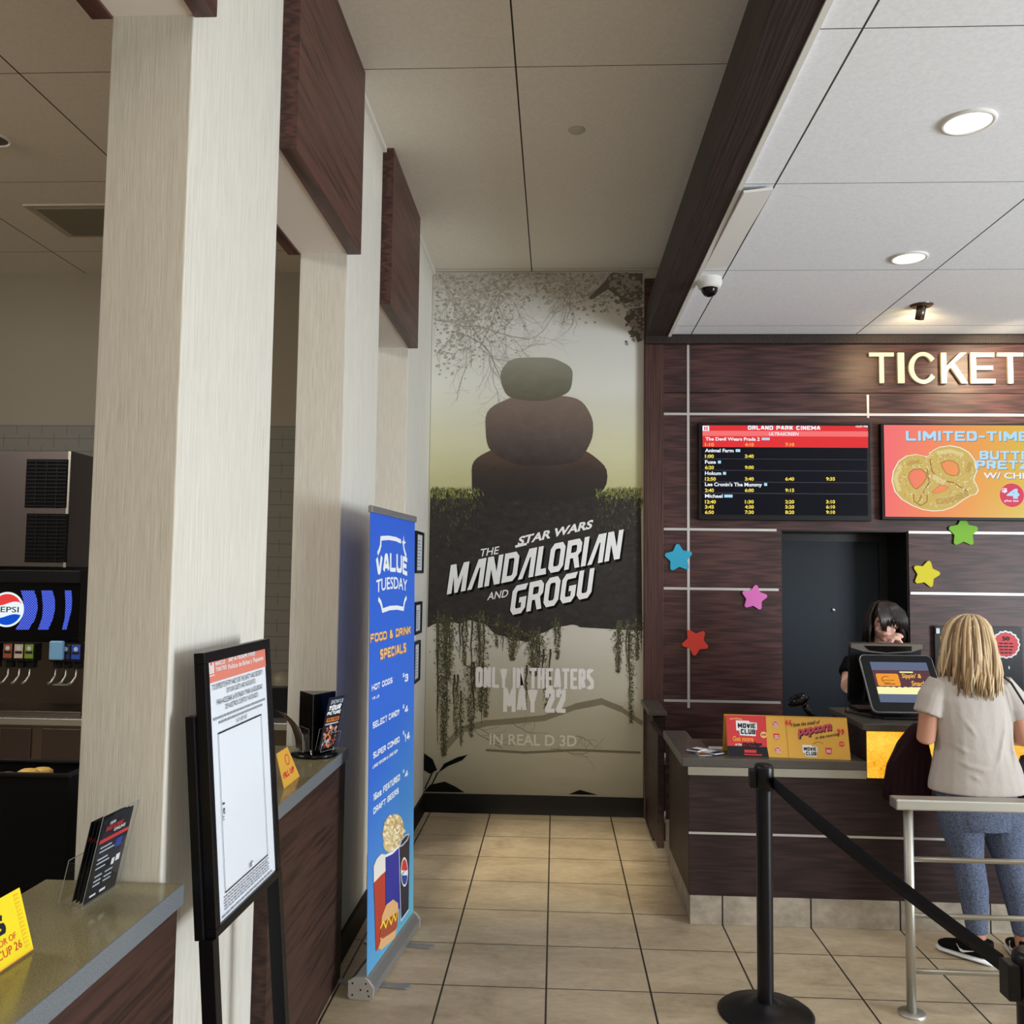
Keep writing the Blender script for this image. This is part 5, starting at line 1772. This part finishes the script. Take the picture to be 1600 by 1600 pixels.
def hand(b, wrist, d, n, m, L=.165, curl=.5, flip=1):
    """palm and five bent fingers; d = pointing direction, n = palm normal"""
    d, n = Vector(d).normalized(), Vector(n).normalized()
    sd = d.cross(n).normalized() * flip
    w = Vector(wrist)
    pl = L * .52
    b.tube([w - d * .02, w + d * pl * .5, w + d * pl], [(.022, .016), (.034, .015), (.036, .012)], m, 14)
    for k in range(4):
        off = (k - 1.5) * .0175
        ln = L * (.40, .46, .43, .34)[k]
        p = w + d * pl * .92 + sd * off
        pts = [p]
        a = 0
        for j, f_ in enumerate((.45, .30, .25)):
            a += curl * (.6, 1, .8)[j]
            p = p + (d * math.cos(a) + n * math.sin(a)) * ln * f_
            pts.append(p)
        b.tube(pts, [.0085, .0082, .0075, .0062], m, 8)
    p = w + d * pl * .25 - sd * .028
    dd = (d * .75 - sd * .55 + n * .35).normalized()
    b.tube([p, p + dd * .035, p + dd * .035 + (d * .9 + n * .4).normalized() * .03], [.012, .0105, .008], m, 8)


def head(b, c, s_, yaw, tilt, m):
    """head with jaw, nose, ears; c = centre, s_ = height; faces +Y rotated by yaw, tilted down by tilt"""
    Rm = Matrix.Rotation(yaw, 3, 'Z') @ Matrix.Rotation(-tilt, 3, 'X')
    c = Vector(c)
    q = lambda x, y, z: c + Rm @ Vector((x * s_, y * s_, z * s_))
    b.ball(q(0, -.03, .10), (.335 * s_, .40 * s_, .40 * s_), m, 24, 16, Rm)
    b.ball(q(0, .08, -.14), (.27 * s_, .31 * s_, .34 * s_), m, 24, 16, Rm)
    b.ball(q(0, .20, -.37), (.14 * s_, .13 * s_, .11 * s_), m, 16, 10, Rm)
    b.tube([q(0, .36, .06), q(0, .43, -.06), q(0, .46, -.12)], [.028 * s_, .04 * s_, .055 * s_], m, 10)
    b.ball(q(0, .375, -.25), (.10 * s_, .05 * s_, .035 * s_), m, 12, 8, Rm)
    for sg_ in (-1, 1):
        b.ball(q(.34 * sg_, -.02, -.06), (.035 * s_, .075 * s_, .12 * s_), m, 12, 8, Rm)
        b.ball(q(.17 * sg_, .27, -.12), (.10 * s_, .09 * s_, .09 * s_), m, 12, 8, Rm)
    return q, Rm


def face(q, Rm, s_, parent, brow):
    for sg_ in (-1, 1):
        e = MB().ball(q(.135 * sg_, .350, .03), (.058 * s_, .04 * s_, .028 * s_), 'white', 14, 8, Rm)
        e.ball(q(.135 * sg_, .384, .028), (.022 * s_, .012 * s_, .022 * s_), 'ink', 10, 6, Rm)
        e.build('eye', parent)
        MB().tube([q(.06 * sg_, .385, .11), q(.14 * sg_, .375, .135), q(.22 * sg_, .32, .11)], [.012 * s_, .018 * s_, .010 * s_], brow, 8).build('eyebrow', parent)
    lip = D.materials.get('lips') or mat('lips', S(188, 112, 110), .45)
    MB().ball(q(0, .400, -.245), (.105 * s_, .028 * s_, .020 * s_), lip, 14, 6, Rm).ball(q(0, .395, -.275), (.088 * s_, .030 * s_, .020 * s_), lip, 14, 6, Rm).build('mouth', parent)


# --- customer, seen from behind
wp = thing('person', 'person with long blond hair, pale grey tee and blue leggings at the counter', 'person', (2.03, 4.42, 0))
b = MB()
HX, HY = 1.968, 4.44
q, Rm = head(b, (HX, HY, 1.462), .225, -.10, .12, skinw)
b.tube([(HX, HY - .01, 1.38), (HX + .005, HY - .02, 1.29), (HX + .005, HY - .02, 1.22)], [.052, .055, .07], skinw, 16)
b.stack([(1.985, 4.42, .62, .15, .115), (1.99, 4.42, .72, .175, .125), (1.985, 4.42, .82, .165, .115), (1.975, 4.42, .93, .135, .10), (1.97, 4.42, 1.08, .155, .105), (1.965, 4.42, 1.20, .165, .10), (1.965, 4.42, 1.27, .145, .075), (1.965, 4.42, 1.31, .07, .055)], skinw)
b.tube([(1.905, 4.42, .68), (1.925, 4.42, .55), (1.942, 4.42, .45), (1.955, 4.40, .30), (1.960, 4.39, .16), (1.962, 4.385, .07)], [.098, .082, .062, .058, .042, .036], skinw, 18)
b.tube([(2.085, 4.42, .68), (2.11, 4.42, .55), (2.133, 4.42, .45), (2.155, 4.40, .30), (2.168, 4.39, .16), (2.172, 4.385, .07)], [.098, .082, .062, .058, .042, .036], skinw, 18)
for fx, ang in ((1.962, .75), (2.172, -.15)):
    dr = Vector((-math.sin(ang), math.cos(ang), 0))
    b.tube([Vector((fx, 4.385, .05)) - dr * .045, Vector((fx, 4.385, .05)) + dr * .05, Vector((fx, 4.385, .035)) + dr * .15], [(.030, .03), (.034, .03), (.03, .018)], skinw, 12)
# arms
b.tube([(1.815, 4.42, 1.255), (1.775, 4.41, 1.13), (1.752, 4.40, 1.005), (1.80, 4.50, 1.0), (1.88, 4.58, 1.06)], [.050, .046, .042, .038, .026], skinw, 16)
b.tube([(2.118, 4.42, 1.255), (2.175, 4.41, 1.13), (2.205, 4.40, 1.005), (2.19, 4.50, 1.0), (2.15, 4.61, 1.06)], [.050, .046, .042, .038, .026], skinw, 16)
hand(b, (1.88, 4.58, 1.065), (.5, .8, .25), (.2, 0, -1), skinw, .155, .35)
hand(b, (2.15, 4.61, 1.065), (-.2, 1, .25), (-.2, 0, -1), skinw, .155, .35, -1)
solid(b, 'body', wp, .006, 3)
face(q, Rm, .225, wp, mat('brow_blond', S(150, 116, 80), .7))

tee = mat('tee_grey', S(186, 178, 172), .9, spec=.15)
t = NT(tee)
f = t.noise(t.mapped((9, 9, 5)), 1, 3, .5)
t.bump(f, .5, .02)
b = MB()
b.stack([(1.992, 4.42, .765, .222, .145), (1.992, 4.42, .80, .220, .145), (1.99, 4.42, .88, .200, .138), (1.98, 4.42, .97, .174, .128), (1.975, 4.42, 1.08, .182, .128), (1.968, 4.42, 1.19, .190, .122), (1.967, 4.42, 1.25, .182, .108), (1.967, 4.42, 1.29, .140, .085), (1.967, 4.42, 1.325, .078, .066)], tee)
b.tube([(1.84, 4.42, 1.26), (1.795, 4.415, 1.19), (1.768, 4.41, 1.115)], [.066, .070, .068], tee, 18)
b.tube([(2.10, 4.42, 1.26), (2.155, 4.415, 1.19), (2.19, 4.41, 1.115)], [.066, .070, .068], tee, 18)
# soft folds down and across the back, laid on the cloth
RG = ((.765, 1.992, .222, .145), (.88, 1.99, .200, .138), (.97, 1.98, .174, .128), (1.08, 1.975, .182, .128), (1.19, 1.968, .190, .122), (1.25, 1.967, .182, .108))


def back_y(x, z):
    for (z0, c0_, r0_, q0_), (z1, c1_, r1_, q1_) in zip(RG[:-1], RG[1:]):
        if z0 <= z <= z1:
            f_ = (z - z0) / (z1 - z0)
            c_, r_, q_ = c0_ + (c1_ - c0_) * f_, r0_ + (r1_ - r0_) * f_, q0_ + (q1_ - q0_) * f_
            return 4.42 - q_ * math.sqrt(max(.05, 1 - ((x - c_) / r_) ** 2))
    return 4.42 - .13


for p_ in ([(1.85, .93), (1.90, .90), (1.96, .885), (2.04, .895)], [(1.87, .885), (1.93, .85), (2.0, .81)], [(2.08, 1.19), (2.07, 1.06), (2.04, .94), (2.0, .86)],
           [(2.11, 1.17), (2.115, 1.04), (2.12, .92), (2.10, .82)], [(1.87, 1.14), (1.92, 1.07), (1.96, 1.0)], [(1.84, 1.0), (1.89, .965), (1.95, .955)]):
    b.tube([(x, back_y(x, z) + .004, z) for x, z in p_], [.004] + [.011] * (len(p_) - 2) + [.004], tee, 8)
solid(b, 't_shirt', wp, .007, 2)

leg = mat('leggings_blue', S(88, 98, 122), .9, spec=.15)
t = NT(leg)
f = t.noise(t.mapped((150, 150, 150)), 1, 2, .5)
t.col(t.ramp(f, [(.35, S(70, 80, 104)), (.65, S(108, 118, 140))]))
b = MB()
b.stack([(1.995, 4.42, .60, .155, .125), (1.99, 4.42, .70, .182, .133), (1.985, 4.42, .80, .176, .125), (1.98, 4.42, .86, .15, .11)], leg)
b.tube([(1.905, 4.42, .70), (1.924, 4.42, .56), (1.942, 4.42, .45), (1.955, 4.40, .31), (1.960, 4.39, .18), (1.962, 4.387, .125)], [.106, .090, .070, .066, .051, .045], leg, 18)
b.tube([(2.085, 4.42, .70), (2.11, 4.42, .56), (2.133, 4.42, .45), (2.155, 4.40, .31), (2.168, 4.39, .18), (2.172, 4.387, .125)], [.106, .090, .070, .066, .051, .045], leg, 18)
solid(b, 'leggings', wp, .007, 2)

for fx, ang, up_, so in ((1.962, .75, 'black', 'white'), (2.172, -.15, 'black', 'white')):
    dr = Vector((-math.sin(ang), math.cos(ang), 0))
    c_ = Vector((fx, 4.385, 0))
    b = MB()
    b.tube([c_ - dr * .062 + Vector((0, 0, .052)), c_ - dr * .02 + Vector((0, 0, .056)), c_ + dr * .06 + Vector((0, 0, .048)), c_ + dr * .15 + Vector((0, 0, .036)), c_ + dr * .178 + Vector((0, 0, .032))], [(.030, .034), (.039, .040), (.042, .034), (.038, .022), (.018, .012)], 'black_matte', 18)
    b.tube([c_ - dr * .035 + Vector((0, 0, .06)), c_ - dr * .038 + Vector((0, 0, .105))], [(.036, .036), (.032, .032)], 'black_matte', 18)
    so_ = solid(b, 'shoe', wp, .006, 2)
    b = MB()
    b.tube([c_ - dr * .070 + Vector((0, 0, .016)), c_ + dr * .05 + Vector((0, 0, .014)), c_ + dr * .16 + Vector((0, 0, .013)), c_ + dr * .186 + Vector((0, 0, .014))], [(.036, .0155), (.046, .0135), (.042, .0125), (.02, .010)], 'white', 18)
    b.build('sole', so_)
    sdv = dr.cross(Vector((0, 0, 1))) * -1
    swf = Fr(c_ + dr * .03 + sdv * .0445 + Vector((0, 0, .035)), dr, Vector((0, 0, 1)) - sdv * .25)
    if swf.n.dot(sdv) < 0:
        swf = Fr(swf.o, -dr, Vector((0, 0, 1)) - sdv * .25)
    b = MB().prism(swf, [(-.05, .030), (-.03, .002), (-.018, .0), (.04, .022), (-.016, .010), (-.034, .014)], -.004, .002, 'white')
    b.build('swoosh', so_)

# hair: scalp plus many wavy locks
hm = [mat('hair_blond_%d' % i, S(*c_), .45, spec=.4) for i, c_ in enumerate(((160, 130, 94), (188, 160, 120), (212, 190, 154), (116, 90, 64), (198, 174, 134)))]
b = MB()
b.ball((HX, HY - .010, 1.482), (.088, .106, .102), hm[3], 28, 18)
for i in range(420):
    a = random.uniform(PI - .75, 2 * PI + .75)
    dx, dy = math.cos(a), math.sin(a)
    lift = random.uniform(-.6, 1)
    R1 = .092 + .012 * lift
    ph, am = rnd() * 6.3, random.uniform(.004, .017)
    endz = random.uniform(1.195, 1.27) if abs(dx) < .8 else random.uniform(1.23, 1.31)
    spread = 1.22 + .26 * rnd()
    pts = []
    for k in range(5):
        th = (.10 + .30 * k) * (1 + .1 * rnd())
        pts.append(Vector((HX + R1 * math.sin(th) * dx + .012 * (1 - k / 4), HY - .012 + (R1 + .014) * math.sin(th) * dy, 1.484 + (.100 + .008 * lift) * math.cos(th))))
    zs_ = pts[-1].z
    for k in range(1, 7):
        f_ = k / 6
        rr = (R1 + .006) * (1 + (spread - 1) * f_) - .018 * f_ * f_
        pts.append(Vector((HX + rr * dx + am * f_ * math.sin(ph + f_ * 5.5), HY - .012 + min(0, rr * 1.1 * dy) + rr * .6 * max(0, dy) + am * .6 * f_ * math.cos(ph + f_ * 5), zs_ + (endz - zs_) * f_)))
    w_ = random.uniform(.0045, .0095)
    w_ = [w_ * q for q in (.4, .7, .9, 1, 1, 1, 1, .95, .85, .6, .2)]
    b.tube(pts, w_, hm[3] if lift < -.25 else random.choice(hm), 6)
b.build('hair', wp)

# shoulder bag with its strap
bgm = mat('bag_black', S(22, 22, 28), .5)
t_ = thing('shoulder_bag', 'black shoulder bag hanging at the customer\'s right hip by a thin strap', 'bag', (2.31, 4.42, .72))
MB().tube([(2.285, 4.42, .94), (2.29, 4.42, .90), (2.30, 4.42, .78), (2.30, 4.42, .70), (2.30, 4.42, .67)], [(.09, .03), (.11, .045), (.125, .055), (.12, .05), (.09, .03)], bgm, 22).build('pouch', t_)
MB().tube([(2.245, 4.345, .94), (2.215, 4.315, 1.06), (2.165, 4.30, 1.18), (2.115, 4.325, 1.28), (2.085, 4.375, 1.318), (2.085, 4.43, 1.315), (2.12, 4.52, 1.24), (2.21, 4.535, 1.08), (2.28, 4.49, .94)], .0055, bgm, 8).build('strap', t_)

# jacket over the left forearm
jm = mat('jacket_maroon', S(40, 22, 28), .9, spec=.1)
b = MB()
b.stack([(1.735, 4.62, .665, .105, .05), (1.735, 4.61, .72, .115, .06), (1.745, 4.60, .84, .105, .062), (1.765, 4.59, .95, .075, .062), (1.79, 4.575, 1.02, .05, .065), (1.795, 4.57, 1.045, .03, .05)], jm)
for k in range(6):
    x = 1.655 + k * .033
    b.tube([(1.77 + (x - 1.735) * .3, 4.53, 1.0), (x + .01, 4.545, .86), (x, 4.55, .67)], [.012, .016, .012], jm, 8)
tag(solid(b, 'jacket', None, .008, 3), 'dark maroon jacket draped over the customer\'s left forearm', 'jacket')

# --- clerk behind the counter
cp = thing('person', 'person in a black tee with dark fringe over the eyes, behind the ticket terminals', 'person', (2.03, 5.75, 0))
b = MB()
CX, CY = 2.045, 5.74
q, Rm = head(b, (CX, CY, 1.482), .225, PI - .22, .20, skine)
b.tube([(CX, CY + .02, 1.41), (CX, CY + .04, 1.33), (CX, CY + .05, 1.26)], [.05, .052, .07], skine, 16)
b.stack([(2.03, 5.80, .80, .14, .10), (2.03, 5.80, 1.0, .145, .10), (2.03, 5.80, 1.15, .165, .105), (2.035, 5.80, 1.24, .155, .09), (2.04, 5.79, 1.29, .08, .06)], skine)
for sg_, ex, hx in ((-1, 1.795, 1.985), (1, 2.275, 2.085)):
    sx_ = 2.035 + sg_ * .165
    b.tube([(sx_, 5.80, 1.24), ((sx_ + ex) / 2, 5.76, 1.15), (ex, 5.70, 1.085), ((ex + hx) / 2, 5.58, 1.225), (hx, 5.53, 1.345)], [.048, .044, .040, .036, .025], skine, 16)
hand(b, (1.985, 5.53, 1.345), (.35, -.05, .6), (.6, .1, -.35), skine, .155, .8, -1)
hand(b, (2.085, 5.53, 1.335), (-.35, -.05, .5), (-.6, .1, -.35), skine, .155, .8)
b.tube([(1.96, 5.80, .85), (1.955, 5.80, .48), (1.955, 5.81, .08)], [.09, .06, .045], skine, 14)
b.tube([(2.10, 5.80, .85), (2.105, 5.80, .48), (2.105, 5.81, .08)], [.09, .06, .045], skine, 14)
solid(b, 'body', cp, .005, 2)
face(q, Rm, .225, cp, 'black_matte')
tm = mat('tee_black', S(16, 16, 20), .9, spec=.15)
b = MB()
b.stack([(2.03, 5.80, .80, .175, .125), (2.03, 5.80, 1.0, .175, .125), (2.03, 5.80, 1.15, .190, .125), (2.035, 5.80, 1.235, .185, .110), (2.035, 5.80, 1.28, .14, .085), (2.04, 5.79, 1.305, .08, .068)], tm)
for sg_, ex in ((-1, 1.795), (1, 2.275)):
    sx_ = 2.035 + sg_ * .155
    b.tube([(sx_, 5.80, 1.235), ((sx_ + ex) / 2, 5.765, 1.17), (ex * .62 + sx_ * .38, 5.755, 1.155)], [.066, .066, .062], tm, 18)
solid(b, 't_shirt', cp, .007, 2)
b = MB()
b.stack([(2.03, 5.80, .72, .165, .12), (2.03, 5.80, .84, .165, .12)], tm)
for xx in (1.955, 2.105):
    b.tube([(xx, 5.80, .82), (xx, 5.80, .48), (xx, 5.81, .09)], [.10, .075, .065], tm, 16)
solid(b, 'trousers', cp, .008, 2)
for xx in (1.955, 2.105):
    MB().tube([(xx, 5.87, .045), (xx, 5.80, .05), (xx, 5.66, .032)], [(.035, .04), (.045, .045), (.03, .028)], 'black', 14).build('shoe', cp)
hd = [mat('hair_dark_%d' % i, S(*c_), .35, spec=.5) for i, c_ in enumerate(((30, 24, 24), (44, 34, 32), (22, 18, 20)))]
b = MB()
b.ball((CX, CY + .018, 1.520), (.088, .100, .096), hd[0], 24, 16)
for i in range(300):
    an = rnd() * 2 * PI
    dx, dy = math.cos(an), math.sin(an)
    front = dy < -.45
    top_ = Vector((CX + .02 * dx, CY + .01 + .02 * dy, 1.612 + random.uniform(-.006, .008)))
    r1 = random.uniform(.094, .106)
    side = (dx + .12) if front else dx
    if front:
        endz = 1.462 + .030 * rnd() - (.05 * max(0, dx - .15)) - (.03 if dx < -.55 else 0)
        pts = [top_, Vector((CX + .055 * dx, CY - .055, 1.600)), Vector((CX + .088 * dx + .008, CY - .095, 1.555)), Vector((CX + .090 * dx + .016, CY - .112, 1.515)), Vector((CX + .088 * dx + .026, CY - .108, endz))]
        rr = [.004, .008, .009, .008, .003]
    else:
        endz = random.uniform(1.355, 1.40)
        fl = random.uniform(0, .02)
        pts = [top_, Vector((CX + .065 * dx, CY + .012 + .065 * dy, 1.598)), Vector((CX + r1 * dx, CY + .012 + r1 * dy, 1.53)), Vector((CX + (r1 + .008) * dx, CY + .012 + (r1 + .005) * dy, 1.45)), Vector((CX + (r1 + .005 + fl) * dx, CY + .012 + (r1 + fl) * dy, endz))]
        rr = [.004, .009, .010, .009, .003]
    b.tube(pts, rr, random.choice(hd), 6)
b.build('hair', cp)
